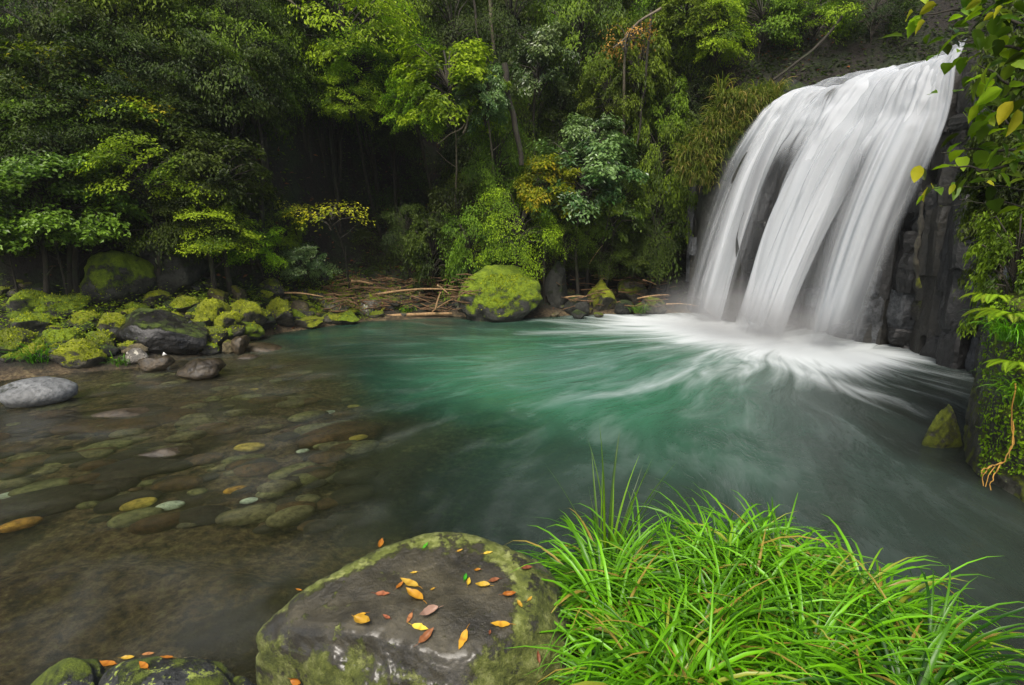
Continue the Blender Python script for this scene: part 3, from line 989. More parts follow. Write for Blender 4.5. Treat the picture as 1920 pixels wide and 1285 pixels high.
for i in range(300):
    px = random.uniform(-40, 680)
    py = random.uniform(690, 990)
    if px > 690 - (py - 700) * 0.1 or (py > 930 and px < 250 and random.random() < .5):
        continue
    s = random.choice([random.uniform(22, 45), random.uniform(45, 95)]) * (0.6 + 0.5 * (py - 700) / 250)
    k = random.choice(['olive', 'olive', 'brown', 'brown', 'brown', 'dark', 'green', 'dark', 'green', 'dark', 'olive', 'brown', 'yellow', 'teal'][:14 if s < 34 else 12])
    bed_stone(px, py, s, s * random.uniform(.45, .6), k, "%s %s sunken stone %s" % (SZ(s), k, beside(px, py)), "small stones on the stream bed", top=-0.06)

# filler stones between the larger ones of the bank
for i in range(290):
    px = random.uniform(-10, 720)
    lo = np.interp(px, [0, 350, 480, 690], [672, 650, 612, 592])
    py = random.uniform(528 if px < 450 else 545, lo)
    s = random.uniform(20, 56) * (0.55 + 0.5 * (py - 540) / 120)
    k = random.choice(['stone_moss', 'stone_moss', 'stone_moss_green', 'stone_part_moss', 'stone_tan', 'stone_shade'])
    bank(px, py, s, s * 0.62, k, "%s %s stone %s" % (SZ(s), MW[k], beside(px, py)), kind='s', name="bank_stone", group="small mossy stones of the left bank")
for i in range(46):
    px = random.choice([random.uniform(690, 870), random.uniform(1020, 1270)])
    py = random.uniform(535, 590)
    s = random.uniform(12, 30)
    k = random.choice(['stone_shade', 'stone_shade', 'stone_part_moss', 'stone_tan'])
    bank(px, py, s, s * 0.6, k, "%s %s shore stone %s" % (SZ(s), MW[k], beside(px, py)), kind='s', name="shore_stone", group="small stones of the far shore")


# ------------------------------------------------------------ foreground boulder from its outline
def outline_boulder(pts, centre, flare, bottom, nz, seed, mats, rimw=0.16, name="boulder", ntheta=420):
    """pts: closed list of world points of the plateau edge"""
    pts = np.array(pts)
    c = np.array(centre)
    n = len(pts)
    ang = np.unwrap(np.arctan2(pts[:, 1] - c[1], pts[:, 0] - c[0]))
    order = np.argsort(ang % (2 * math.pi))
    a = (ang % (2 * math.pi))[order]
    rr = np.hypot(pts[:, 0] - c[0], pts[:, 1] - c[1])[order]
    zz = pts[:, 2][order]
    th = np.linspace(0, 2 * math.pi, ntheta, endpoint=False)
    r = np.interp(th, a, rr, period=2 * math.pi)
    z = np.interp(th, a, zz, period=2 * math.pi)
    ker = np.hanning(15)
    ker /= ker.sum()
    r = np.convolve(np.concatenate([r[-7:], r, r[:7]]), ker, 'valid')
    z = np.convolve(np.concatenate([z[-7:], z, z[:7]]), ker, 'valid')
    prof = np.linspace(0, 1, nz)
    V, rim = [], []
    for v in prof:
        front = 0.5 - 0.5 * np.sin(th)
        if v < 0.5:
            f = v / 0.5
            rad = r * f * (0.93 - 0.10 * front)
            h = c[2] * (1 - f ** 1.6) + z * f ** 1.6 - 0.012 * f ** 8
            rm = 0.86 * f
        elif v < 0.68:
            f = (v - 0.5) / 0.18
            rad = r * ((0.93 - 0.10 * front) + (0.08 + 0.13 * front) * f)
            h = z - 0.012 - (0.03 + 0.085 * front) * f ** 1.2
            rm = 0.86 + 0.2 * f
        else:
            f = (v - 0.68) / 0.32
            rad = r * (1.01 + 0.03 * front) + flare * f ** 1.1 * (0.6 + 0.4 * np.sin(th * 3 + 1))
            zz0 = z - 0.042 - 0.085 * front
            h = zz0 - (zz0 - bottom) * f ** 1.15
            rm = 1.06 + 0.9 * f
        V.append(np.column_stack([c[0] + rad * np.cos(th), c[1] + rad * np.sin(th), h * np.ones_like(th)]))
        rim.append(np.full(ntheta, rm))
    V = np.vstack(V)
    rim = np.concatenate(rim)
    nrmv = np.column_stack([np.cos(np.tile(th, nz)), np.sin(np.tile(th, nz)), np.zeros(len(V))])
    side = sstep(0.95, 1.2, rim)
    d = fbm(V, 3.2, seed, 5, 0.5)
    d2 = fbm(V, 11, seed + 4, 4, 0.55)
    V = V + nrmv * (side * (0.085 * np.round(d * 5) / 5 * 0.6 + 0.05 * d + 0.022 * d2))[:, None]
    d3 = fbm(V, 30, seed + 9, 3, 0.6)
    ridge = 1 - np.abs(fbm(V, 5, seed + 11, 4, 0.55)) * 2.2
    V = V + nrmv * (side * (0.012 * d3 + 0.03 * ridge))[:, None]
    brk = sstep(0.80, 0.98, rim + 0.10 * d2) * (1 - side)
    V[:, 2] += (0.014 * d + 0.004 * d2 + 0.0025 * d3) * np.minimum(rim * 2, 1) * (1 - side) + side * (0.03 * d + 0.012 * d2) + brk * (0.02 * ridge - 0.02 + 0.008 * d3)
    return mesh_np(name, V - c, grid_faces(ntheta, nz, True), True, mats, {"rim": rim}), c


def boulder_mat():
    m, nt, b = new_mat("leaf_strewn_boulder_rock")
    p = wpos(nt)
    rim = attr(nt, "rim")
    n1 = noise(nt, p, 6, 9, 0.65)
    n2 = noise(nt, p, 34, 7, 0.7)
    nb = noise(nt, p, 2.4, 4, 0.5)
    base = ramp(nt, n1, [(0.34, (0.016, 0.014, 0.008)), (0.5, (0.040, 0.035, 0.020)), (0.66, (0.080, 0.070, 0.042))])
    base = mixc(nt, maprange(nt, n2, 0.5, 0.75, 0, 0.7), base, (0.018, 0.018, 0.016))
    nm = noise(nt, p, 9, 9, 0.75)
    e = math_(nt, 'ADD', rim, math_(nt, 'MULTIPLY', math_(nt, 'SUBTRACT', nm, 0.5), 1.1))
    e = math_(nt, 'ADD', e, math_(nt, 'MULTIPLY', math_(nt, 'SUBTRACT', nb, 0.5), 0.7))
    sp = nt.nodes.new("ShaderNodeSeparateXYZ")
    nt.links.new(p, sp.inputs[0])
    e = math_(nt, 'ADD', e, maprange(nt, sp.outputs[1], 1.9, 2.45, -0.12, 0.2))
    e = math_(nt, 'ADD', e, maprange(nt, sp.outputs[0], -0.25, 0.15, 0.0, 0.28))
    lich = math_(nt, 'MULTIPLY', maprange(nt, e, 0.80, 0.92), maprange(nt, nm, 0.40, 0.47))
    lich = math_(nt, 'MAXIMUM', lich, math_(nt, 'MULTIPLY', maprange(nt, noise(nt, p, 13, 8, 0.7), 0.60, 0.64), maprange(nt, e, 0.3, 0.7, 0.1, 0.85)))
    lc = ramp(nt, noise(nt, p, 16, 6, 0.7), [(0.3, (0.035, 0.045, 0.008)), (0.5, (0.10, 0.12, 0.016)), (0.7, (0.27, 0.29, 0.10))])
    moss = math_(nt, 'MULTIPLY', maprange(nt, e, 1.35, 1.6), maprange(nt, noise(nt, p, 5, 6, 0.6), 0.45, 0.58))
    col = mixc(nt, lich, base, lc)
    mc = ramp(nt, n2, [(0.35, (0.02, 0.045, 0.004)), (0.7, (0.10, 0.17, 0.01))])
    col = mixc(nt, moss, col, mc)
    nt.links.new(col, b.inputs["Base Color"])
    # a film of water lies on the plateau, the broken front edge is wet and bare
    wet = maprange(nt, nb, 0.40, 0.6, 0.62, 0.32)
    ro = math_(nt, 'MAXIMUM', math_(nt, 'MAXIMUM', wet, math_(nt, 'MULTIPLY', lich, 0.85)), math_(nt, 'MULTIPLY', moss, 0.95))
    nt.links.new(ro, b.inputs["Roughness"])
    flat = maprange(nt, rim, 0.75, 1.0, 0.35, 1.6)
    h = math_(nt, 'ADD', math_(nt, 'MULTIPLY', n1, 1.0), math_(nt, 'MULTIPLY', n2, 0.5))
    h = math_(nt, 'MULTIPLY', math_(nt, 'ADD', h, math_(nt, 'MULTIPLY', noise(nt, p, 90, 5, 0.7), 0.25)), flat)
    h = math_(nt, 'ADD', h, math_(nt, 'MULTIPLY', lich, 0.15))
    h = math_(nt, 'ADD', h, math_(nt, 'MULTIPLY', math_(nt, 'MULTIPLY', moss, n2), 0.8))
    nt.links.new(bump(nt, h, 1.0, 0.035), b.inputs["Normal"])
    b.inputs["Coat Roughness"].default_value = 0.27
    nt.links.new(math_(nt, 'MULTIPLY', math_(nt, 'SUBTRACT', 1.0, math_(nt, 'MAXIMUM', lich, moss)), maprange(nt, rim, 0.78, 0.9, 0.12, 0.8)), b.inputs["Coat Weight"])
    return m


ol = [(487, 1150, .62), (515, 1115, .66), (560, 1085, .70), (610, 1060, .73), (660, 1037, .75), (720, 1012, .77), (780, 993, .79), (835, 987, .80), (900, 993, .79),
      (960, 1015, .77), (1010, 1040, .75), (1035, 1075, .73), (1036, 1120, .71), (1028, 1165, .69), (1005, 1195, .68), (960, 1215, .68), (900, 1240, .67),
      (850, 1250, .66), (800, 1236, .67), (740, 1222, .67), (690, 1200, .68), (640, 1192, .68), (580, 1180, .67), (520, 1172, .64)]
pts = [G(a, b_, z) for a, b_, z in ol]
cen = G(800, 1120, 0.725)
M['boulder'] = boulder_mat()
bme, c = outline_boulder(pts, cen, 0.16, -0.25, 170, 77, [M['boulder']])
thing("boulder", "large flat topped boulder in the foreground strewn with yellow leaves", "boulder", tuple(c), None, bme)
TOPC = cen


def fg_rock(outl, cenp, mat, label, seed, flare=0.1):
    pts = [G(a, b_, z) for a, b_, z in outl]
    me, c = outline_boulder(pts, G(*cenp), flare, -0.3, 60, seed, [M[mat]], ntheta=160)
    return thing("rock", label, "rock", tuple(c), None, me)


fg_rock([(170, 1255, .30), (205, 1232, .33), (270, 1222, .35), (340, 1226, .34), (400, 1234, .32), (435, 1262, .28), (445, 1300, .26), (400, 1340, .26), (300, 1350, .26), (200, 1340, .25), (165, 1300, .25)],
        (300, 1275, .36), 'fg_lichen', "lichened rock with fallen leaves at the bottom edge left of the big boulder", 5)
fg_rock([(40, 1285, .26), (75, 1252, .31), (120, 1227, .36), (165, 1236, .34), (180, 1262, .3), (170, 1310, .25), (120, 1340, .22), (50, 1330, .22)],
        (115, 1275, .33), 'fg_lichen', "yellow green lichened pointed rock in the bottom left corner", 9)
fg_rock([(415, 1275, .22), (440, 1262, .24), (470, 1270, .22), (480, 1310, .18), (430, 1320, .18)], (445, 1285, .23), 'fg_lichen', "small grey rock between the lichened rock and the big boulder", 12, 0.05)
fg_rock([(470, 1280, .20), (530, 1270, .22), (600, 1275, .22), (640, 1300, .2), (600, 1345, .18), (500, 1340, .18)], (550, 1295, .23), 'fg_lichen', "low mossy rock under the front flank of the big boulder", 15, 0.05)
fg_rock([(1015, 1200, .5), (1060, 1215, .5), (1110, 1250, .48), (1150, 1290, .45), (1150, 1380, .4), (1040, 1390, .4), (1010, 1300, .42)], (1070, 1290, .48), 'wall_moss', "sloping mossy slab between the big boulder and the bright grass", 19, 0.05)

# ------------------------------------------------------------ fallen leaves
LT = []


def fallen_leaf_mesh(mat, seed, curl=0.25, sl=0.42):
    n = 9
    t = np.linspace(0, 1, n)
    w = sl * np.sin(np.pi * t ** 0.85) ** 0.9 * (1 - 0.15 * t)
    rr = np.random.default_rng(seed)
    V = []
    for i in range(n):
        z = curl * (t[i] - 0.4) ** 2 * 1.3
        for s in (-1, -0.5, 0, 0.5, 1):
            V.append((t[i] - 0.5, s * w[i] * 0.5 * (1 + 0.12 * rr.normal()), z + abs(s) * w[i] * (curl * 0.7 + 0.1 * rr.random()) + (0.012 if s == 0 else 0)))
    V = np.array(V)
    F = grid_faces(5, n)
    Vt, Ft = tube_arrays([(-0.5, 0, 0.06), (-0.62, 0.02, 0.08), (-0.75, 0.05, 0.06)], [0.018, 0.014, 0.01], 4)
    return mesh_np("leaf", np.vstack([V, Vt]), np.vstack([F, Ft + len(V)]), True, [mat], {"tint": np.concatenate([np.repeat(rr.uniform(0.2, 1, n), 5), np.full(len(Vt), 0.2)])})


M['fl_yellow'] = leaf_mat("fallen_yellow_leaf", (0.38, 0.22, 0.015), (0.62, 0.45, 0.06), 0.15, 0.4)
M['fl_orange'] = leaf_mat("fallen_orange_leaf", (0.28, 0.10, 0.012), (0.50, 0.24, 0.025), 0.15, 0.4)
M['fl_brown'] = leaf_mat("fallen_brown_leaf", (0.14, 0.05, 0.02), (0.36, 0.15, 0.06), 0.1, 0.4)
M['fl_pink'] = leaf_mat("fallen_pinkish_leaf", (0.22, 0.12, 0.09), (0.36, 0.22, 0.18), 0.1, 0.35)
M['fl_green'] = leaf_mat("fallen_green_leaf", (0.03, 0.2, 0.01), (0.08, 0.36, 0.02), 0.2, 0.4)
FL = {k: [fallen_leaf_mesh(M['fl_' + k], i, 0.25 + 0.35 * i, 0.38 + 0.05 * i) for i in range(3)] for k in ('yellow', 'orange', 'brown', 'pink', 'green')}


dgv = None


def drop(x, y, zmax=5.0):
    """height of whatever is built under (x, y)"""
    hit, loc, nrm, idx, ob, mat = scene.ray_cast(dgv, Vector((x, y, zmax)), Vector((0, 0, -1)))
    return (loc, nrm) if hit else (Vector((x, y, 0)), Vector((0, 0, 1)))


bpy.context.view_layer.update()
dgv = bpy.context.evaluated_depsgraph_get()


def aim(px, py):
    """point and normal of whatever is built on that line of sight"""
    r = Vector(ray(px, py)).normalized()
    hit, loc, nrm, idx, ob, mat = scene.ray_cast(dgv, Vector((0, 0, CAM_H)), r)
    if nrm.dot(r) > 0:
        nrm = -nrm
    return loc, nrm


for px, py, w, ang, k, lab in (
    (683, 1168, 44, 5, 'yellow', "bright yellow leaf with a brown stalk at the left of the boulder top"),
    (675, 1155, 24, 40, 'orange', "small brownish yellow leaf touching the bright left leaf on the boulder"),
    (768, 1095, 44, 8, 'yellow', "pale yellow leaf near the upper middle of the boulder top"),
    (750, 1100, 20, 70, 'orange', "small orange leaf stuck to the pale yellow leaf of the upper middle"),
    (778, 1120, 46, 8, 'orange', "orange yellow leaf in the middle of the boulder top, largest there"),
    (776, 1076, 14, 30, 'yellow', "tiny yellow leaf above the pale yellow leaf on the boulder"),
    (811, 1107, 12, 50, 'yellow', "tiny yellow leaf right of the largest orange yellow leaf"),
    (718, 1115, 30, 20, 'brown', "brown leaf left of the largest orange yellow leaf"),
    (805, 1153, 40, 40, 'pink', "pinkish grey leaf lying in the water film of the boulder"),
    (788, 1178, 36, -5, 'yellow', "yellow leaf below the pinkish leaf on the boulder"),
    (768, 1160, 24, 80, 'brown', "curled brown leaf left of the pinkish leaf"),
    (725, 1158, 20, 10, 'brown', "dull brown leaf right of the bright left leaf"),
    (800, 1195, 38, 50, 'brown', "translucent brown leaf near the front edge of the boulder"),
    (868, 1200, 40, 75, 'orange', "upright curled orange leaf at the front edge of the boulder"),
    (938, 1172, 38, -20, 'orange', "orange brown leaf at the right of the boulder top"),
    (918, 1188, 12, 40, 'brown', "tiny brown leaf left of the orange brown leaf"),
    (905, 1102, 28, 15, 'yellow', "yellow leaf at the right of the upper boulder top"),
    (925, 1091, 24, 5, 'brown', "brown leaf touching the yellow leaf on the right of the boulder"),
    (878, 1095, 18, 20, 'yellow', "small yellow leaf beside the green sprig on the boulder"),
    (872, 1086, 16, 60, 'green', "small green sprig leaf on the boulder top"),
    (895, 1072, 14, 30, 'orange', "small orange leaf above the green sprig"),
    (955, 1118, 26, 0, 'orange', "reddish orange leaf on the lichen at the right of the boulder"),
    (974, 1135, 20, 80, 'yellow', "yellow orange leaf on the lichened right edge of the boulder"),
    (993, 1125, 14, 20, 'yellow', "tiny yellow leaf at the far right edge of the boulder"),
    (985, 1068, 26, -30, 'brown', "rust brown leaf at the upper right edge of the boulder"),
    (915, 1038, 18, 20, 'yellow', "small yellow leaf near the back edge of the boulder"),
    (862, 1034, 12, 20, 'yellow', "tiny yellow speck leaf at the very back of the boulder top"),
    (798, 1024, 16, 60, 'green', "green moss sprig leaf near the back edge of the boulder"),
    (714, 1024, 24, 10, 'orange', "orange leaf on the upper left rim of the boulder"),
    (560, 1107, 14, 10, 'orange', "tiny orange leaf on the left rim of the boulder"),
    (1007, 1232, 22, 70, 'brown', "rust brown leaf on the right flank of the boulder"),
    (200, 1246, 40, 35, 'orange', "orange brown leaf at the left of the lichened bottom rock"),
    (240, 1237, 28, -10, 'yellow', "yellow orange leaf on the back of the lichened bottom rock"),
    (270, 1249, 32, 15, 'orange', "rust orange leaf in the middle of the lichened bottom rock"),
    (278, 1228, 24, 10, 'brown', "brown leaf on the top rim of the lichened bottom rock"),
    (312, 1237, 26, 0, 'orange', "orange leaf at the right of the lichened bottom rock"),
    (560, 1274, 30, 10, 'orange', "yellow orange leaf on the low rock under the boulder flank"),
):
    loc, nrm = aim(px, py)
    D = loc.y
    o = thing("fallen_leaf", lab, "leaf", loc + nrm * 0.003, None, random.choice(FL[k]))
    s = w * D / FPX * 1.15
    o.scale = (s, s, s * 0.8)
    q = nrm.to_track_quat('Z', 'Y')
    o.rotation_euler = (q @ Euler((0, 0, R(ang) + (math.pi if random.random() < .5 else 0))).to_quaternion()).to_euler()

# ------------------------------------------------------------ cliff of stacked basalt blocks
cliff = thing("cliff", "dark wet basalt cliff of stacked blocks behind and right of the waterfall", "cliff", (7, 9, 0))
CX = np.array([(4.3, 14.4), (4.9, 13.9), (5.6, 13.1), (5.95, 12.3), (6.15, 11.3), (6.45, 10.6), (6.9, 10.15), (7.15, 9.75), (7.0, 9.1), (6.65, 8.5), (6.75, 7.95), (7.2, 7.5), (7.9, 7.1), (8.6, 6.6)])
seg = np.hypot(*np.diff(CX, axis=0).T)
cum = np.concatenate([[0], np.cumsum(seg)])
blocks = []
for i in range(12):
    r = np.random.default_rng(600 + i)
    ns = 6
    ang = np.sort(np.linspace(0, 2 * math.pi, ns, endpoint=False) + r.uniform(-.25, .25, ns))
    nv = 9
    V = []
    for k in range(nv):
        f = k / (nv - 1)
        bul = 1 - 0.12 * (abs(f - 0.5) * 2) ** 4 + r.uniform(-.03, .03)
        th = np.linspace(0, 2 * math.pi, 36, endpoint=False)
        # polygonal cross-section
        a = (th[:, None] - ang[None, :] + math.pi) % (2 * math.pi) - math.pi
        rad = np.min(np.where(np.abs(a) < 1.2, 1 / np.cos(np.clip(a, -1.2, 1.2)), 9), axis=1)
        rad = np.minimum(rad, 1.18) * bul
        V.append(np.column_stack([rad * np.cos(th), rad * np.sin(th), np.full(36, f)]))
    V = np.vstack(V)
    rr = fbm(V * np.array((1, 1, 1.4)) + i * 13, 1.3, i, 5, 0.55)
    V[:, :2] *= (1 + 0.24 * rr)[:, None]
    V[:, 2] += 0.05 * fbm(V + 7, 2.0, i + 40, 3)
    top = np.arange(36)[::-1] + 0
    F1 = grid_faces(36, nv, True)
    V = np.vstack([V, [(0, 0, 0)], [(0, 0, 1.0)]])
    nb = len(V) - 2
    a0 = np.arange(36)
    Fb = np.column_stack([np.full(36, nb), (a0 + 1) % 36, a0])
    Ft = np.column_stack([np.full(36, nb + 1), a0 + (nv - 1) * 36, (a0 + 1) % 36 + (nv - 1) * 36])
    blocks.append((V, [F1, np.vstack([Fb, Ft])]))
bm_cache = {}


def block_mesh(i, mat):
    if (i, mat) not in bm_cache:
        bm_cache[(i, mat)] = mesh_np("rock_block", blocks[i][0], blocks[i][1], False, [M[mat]])
    return bm_cache[(i, mat)]


u = 0.0
bc = 0
while u < cum[-1]:
    r0 = random.uniform(0.12, 0.28)
    u += r0 * 0.8
    if u > cum[-1]:
        break
    x = np.interp(u, cum, CX[:, 0])
    y = np.interp(u, cum, CX[:, 1])
    jut = random.uniform(-0.22, 0.22)
    x -= jut
    z = -0.8
    ztop = 4.45 + random.uniform(-.1, .1) if y > 8.9 else 4.9 + random.uniform(-.4, .4)
    if y > 13.2:
        ztop = 3.2 + random.uniform(-.3, .4)
    colmat = random.choice(['basalt', 'basalt', 'basalt', 'basalt_sheen', 'basalt_moss'] if y > 9.6 else ['basalt_sheen', 'basalt_sheen', 'basalt', 'basalt_moss'])
    if 9.6 < y <= 13.2:
        ztop = 3.5 + random.uniform(-.3, .2)
        x += 0.15
    while z < ztop:
        h = random.choice([random.uniform(0.2, 0.5), random.uniform(0.5, 1.6)])
        if z + h > ztop - 0.2:
            h = ztop - z
        mat = colmat if random.random() < .75 else random.choice(['basalt', 'basalt_sheen', 'basalt_moss', 'basalt'])
        o = link("rock_block", block_mesh(random.randrange(12), mat), cliff)
        under = 0.12 if z < 0.6 else 0
        o.location = (x - 7 + random.uniform(-.10, .10) + under, y - 9 + random.uniform(-.08, .08), z)
        o.scale = (r0 * random.uniform(.95, 1.15), r0 * random.uniform(.95, 1.15), h * 1.08)
        o.rotation_euler = (random.uniform(-.03, .03), random.uniform(-.03, .03), random.uniform(0, 6.28))
        z += h
        bc += 1
    u += r0 * 0.65
print("cliff blocks", bc)
# backing rock mass of the cliff
acc = Acc()
nU, nZ = 120, 40
UU = np.linspace(0, cum[-1], nU)
bx = np.interp(UU, cum, CX[:, 0]) + 0.12
by = np.interp(UU, cum, CX[:, 1])
ZZ = np.linspace(-1, 4.1, nZ)
V = np.array([(bx[i] + 0.02, by[i], z) for z in ZZ for i in range(nU)])
V[:, 0] += 0.12 * fbm(V, 1.5, 3) + 0.1
link("rock_face", mesh_np("rock_face", V - np.array((7, 9, 0)), grid_faces(nU, nZ), True, [M['basalt']]), cliff)
# wet ledges under the cascade
S, T, P = fall_points(90, 50)
SS, TT = np.meshgrid(S, T)
k = int(50 * 0.40)
Pk = P[:k].copy()
q = np.column_stack([SS[:k].ravel() * 7, TT[:k].ravel() * 9])
dn = np.cross(np.gradient(P, axis=1), np.gradient(P, axis=0))[:k]
dn /= np.linalg.norm(dn, axis=2)[..., None] + 1e-9
if dn[10, 50, 1] > 0:
    dn = -dn
Pk += dn * (-0.30 + 0.34 * fbm(q, 1.0, 61, 4)).reshape(k, 90)[..., None]
link("lip_ledge", mesh_np("lip_ledge", Pk.reshape(-1, 3) - np.array((7, 9, 0)), grid_faces(90, k), True, [M['basalt']]), cliff)

# near mossy outcrop at the right
def outcrop():
    ne, nh = 90, 100
    # plan outline from the water side, going from far to near
    P = []
    edge = np.array([G(1835, 800)[:2] * 0 + np.array((4.55, 5.6)), (4.28, 5.15), (4.05, 4.75), (3.98, 4.35), (4.05, 3.95), (4.3, 3.5), (4.8, 3.1), (5.6, 2.8)])
    s = np.concatenate([[0], np.cumsum(np.hypot(*np.diff(edge, axis=0).T))])
    uu = np.linspace(0, s[-1], ne)
    ex = np.interp(uu, s, edge[:, 0])
    ey = np.interp(uu, s, edge[:, 1])
    ker = np.hanning(13)
    ker /= ker.sum()
    ex = np.convolve(np.pad(ex, 6, mode='edge'), ker, 'valid')
    ey = np.convolve(np.pad(ey, 6, mode='edge'), ker, 'valid')
    for j in range(nh):
        f = j / (nh - 1)
        if f < 0.75:
            z = -0.5 + f / 0.75 * 2.0
            inn = 0.05 * z
        else:
            g = (f - 0.75) / 0.25
            z = 1.5 + 0.3 * math.sin(g * math.pi / 2)
            inn = 0.085 + 1.6 * g ** 1.5
        P.append(np.column_stack([ex + inn, ey + inn * 0.1, np.full(ne, z)]))
    V = np.vstack(P)
    d = fbm(V, 1.6, 91, 5, 0.5)
    d2 = fbm(V, 6, 95, 4, 0.5)
    V[:, 0] += 0.16 * d + 0.04 * d2
    V[:, 1] += 0.10 * d
    V[:, 2] += 0.05 * d
    return V, grid_faces(ne, nh)


V, F = outcrop()
V[:, 0] += 0.12
oc = thing("rock_outcrop", "mossy rock wall rising from the water at the right edge of the photo", "rock", (4.2, 4.5, 0), None,
           mesh_np("rock_outcrop", V - np.array((4.2, 4.5, 0)), F, True, [M['wall_moss']]))

# ------------------------------------------------------------ leaves and crowns
def leaf_arrays(P, D, Nn, L, Wd, fold=0.18):
    """rhombic bent leaves. P base, D direction, Nn face normal"""
    D = D / (np.linalg.norm(D, axis=1)[:, None] + 1e-9)
    S = np.cross(D, Nn)
    S /= np.linalg.norm(S, axis=1)[:, None] + 1e-9
    U = np.cross(S, D)
    L = np.asarray(L)[:, None]
    Wd = np.asarray(Wd)[:, None]
    a = P
    b = P + D * L * 0.45 + S * Wd * 0.5 + U * fold * Wd
    c = P + D * L - U * fold * 0.5 * L
    d = P + D * L * 0.45 - S * Wd * 0.5 + U * fold * Wd
    V = np.stack([a, b, c, d], axis=1).reshape(-1, 3)
    n = len(P)
    F = np.arange(n * 4).reshape(n, 4)
    return V, F


def make_crown(kind, seed):
    r = np.random.default_rng(seed)
    cfg = dict(
        layered=dict(R=(1.25, 1.25, 0.9), n=40, leaves=260, L=0.075, W=0.042, spray=0.62, droop=0.22, flat=0.25, ntw=11),
        dome=dict(R=(1.1, 1.1, 0.95), n=52, leaves=170, L=0.10, W=0.05, spray=0.42, droop=0.25, flat=0.5, ntw=8),
        feather=dict(R=(1.3, 1.2, 1.0), n=38, leaves=400, L=0.05, W=0.03, spray=0.75, droop=0.35, flat=0.2, ntw=13),
        broad=dict(R=(1.0, 1.0, 0.95), n=80, leaves=240, L=0.075, W=0.042, spray=0.42, droop=0.35, flat=0.6, ntw=7),
        sparse=dict(R=(1.1, 1.0, 0.5), n=13, leaves=44, L=0.085, W=0.05, spray=0.6, droop=0.2, flat=0.35, ntw=5),
    )[kind]
    Rx = np.array(cfg['R'])
    allV, allF, tint, n0 = [], [], [], 0
    br = Acc()
    for k in range(cfg['n']):
        # origin of the spray inside the crown, reaching outward
        az = r.uniform(0, 2 * math.pi)
        h = r.uniform(-0.9, 1)
        rr = r.uniform(0.25, 0.75) * math.sqrt(max(0.05, 1 - (h * 0.8) ** 2))
        o = np.array((math.cos(az) * rr, math.sin(az) * rr, h * 0.75)) * Rx
        az2 = az + r.normal() * 0.5
        out = np.array((math.cos(az2), math.sin(az2), 0.0))
        out = out + np.array((0, 0, 0.25 * h - 0.12 + r.normal() * 0.20))
        out /= np.linalg.norm(out)
        side = np.cross(np.array((0.0, 0.0, 1.0)), out)
        side += np.array((0, 0, r.normal() * 0.3))
        side /= np.linalg.norm(side)
        m = int(cfg['leaves'] * r.uniform(0.6, 1.3))
        tw = r.integers(0, cfg['ntw'], m)
        ta = (tw / (cfg['ntw'] - 1) - 0.5) * 2.2 + r.normal(0, 0.05, m)
        Ls = cfg['spray'] * r.uniform(0.75, 1.25)
        tl = np.cos(ta * 0.62) * Ls
        t = r.uniform(0.08, 1, m) ** 0.75
        dirv = np.cos(ta)[:, None] * out + np.sin(ta)[:, None] * side
        pos = o + dirv * (t * tl)[:, None]
        pos[:, 2] += -cfg['droop'] * (t * tl) ** 2 / Ls + r.normal(0, 0.05, m) + 0.05 * fbm(pos, 5, seed + k, 2)
        pos += r.normal(0, 0.02, (m, 3))
        la = ta + r.choice([-0.9, 0.9], m) + r.normal(0, 0.4, m)
        ld = np.cos(la)[:, None] * out + np.sin(la)[:, None] * side
        ld[:, 2] += -0.35 * t - 0.25 + r.normal(0, 0.3, m)
        nn = np.column_stack([r.normal(0, cfg['flat'], m), r.normal(0, cfg['flat'], m), np.ones(m)]) + out * 0.35
        L = cfg['L'] * r.uniform(0.55, 1.25, m)
        V, F = leaf_arrays(pos, ld, nn, L, L / cfg['L'] * cfg['W'] * r.uniform(0.8, 1.1, m))
        allV.append(V)
        allF.append(F + n0)
        n0 += len(V)
        base = r.uniform(0.0, 0.95)
        tn = np.clip(base + r.normal(0, 0.18, m), 0, 0.93)
        tn[r.random(m) < 0.012] = 1.0
        tint.append(np.repeat(tn, 4))
        mid = o * np.array((0.45, 0.45, 0.75)) + np.array((0, 0, -0.08))
        Vt, Ft = tube_arrays([(0, 0, min(-0.1, o[2] - 0.25) - 0.05), mid, o, o + out * Ls * 0.55 + np.array((0, 0, -cfg['droop'] * 0.3 * Ls))], [0.022, 0.016, 0.011, 0.004], 4)
        br.add(Vt, Ft)
    return np.vstack(allV), np.vstack(allF), np.concatenate(tint), br


CR = {}
for kind, cnt in (('layered', 4), ('dome', 3), ('feather', 3), ('broad', 2), ('sparse', 3)):
    for i in range(cnt):
        CR[(kind, i)] = make_crown(kind, 900 + 31 * i + len(kind))
_cm = {}


def crown_mesh(kind, i, mat):
    if (kind, i, mat) not in _cm:
        V, F, t, br = CR[(kind, i)]
        _cm[(kind, i, mat)] = mesh_np("crown", V, F, False, [M[mat]], {"tint": t})
    if (kind, i, 'br') not in _cm:
        _cm[(kind, i, 'br')] = CR[(kind, i)][3].mesh("branches", [M['bark']])
    return _cm[(kind, i, mat)], _cm[(kind, i, 'br')]


NK = dict(layered=4, dome=3, feather=3, broad=2, sparse=3)
tree_id = 0


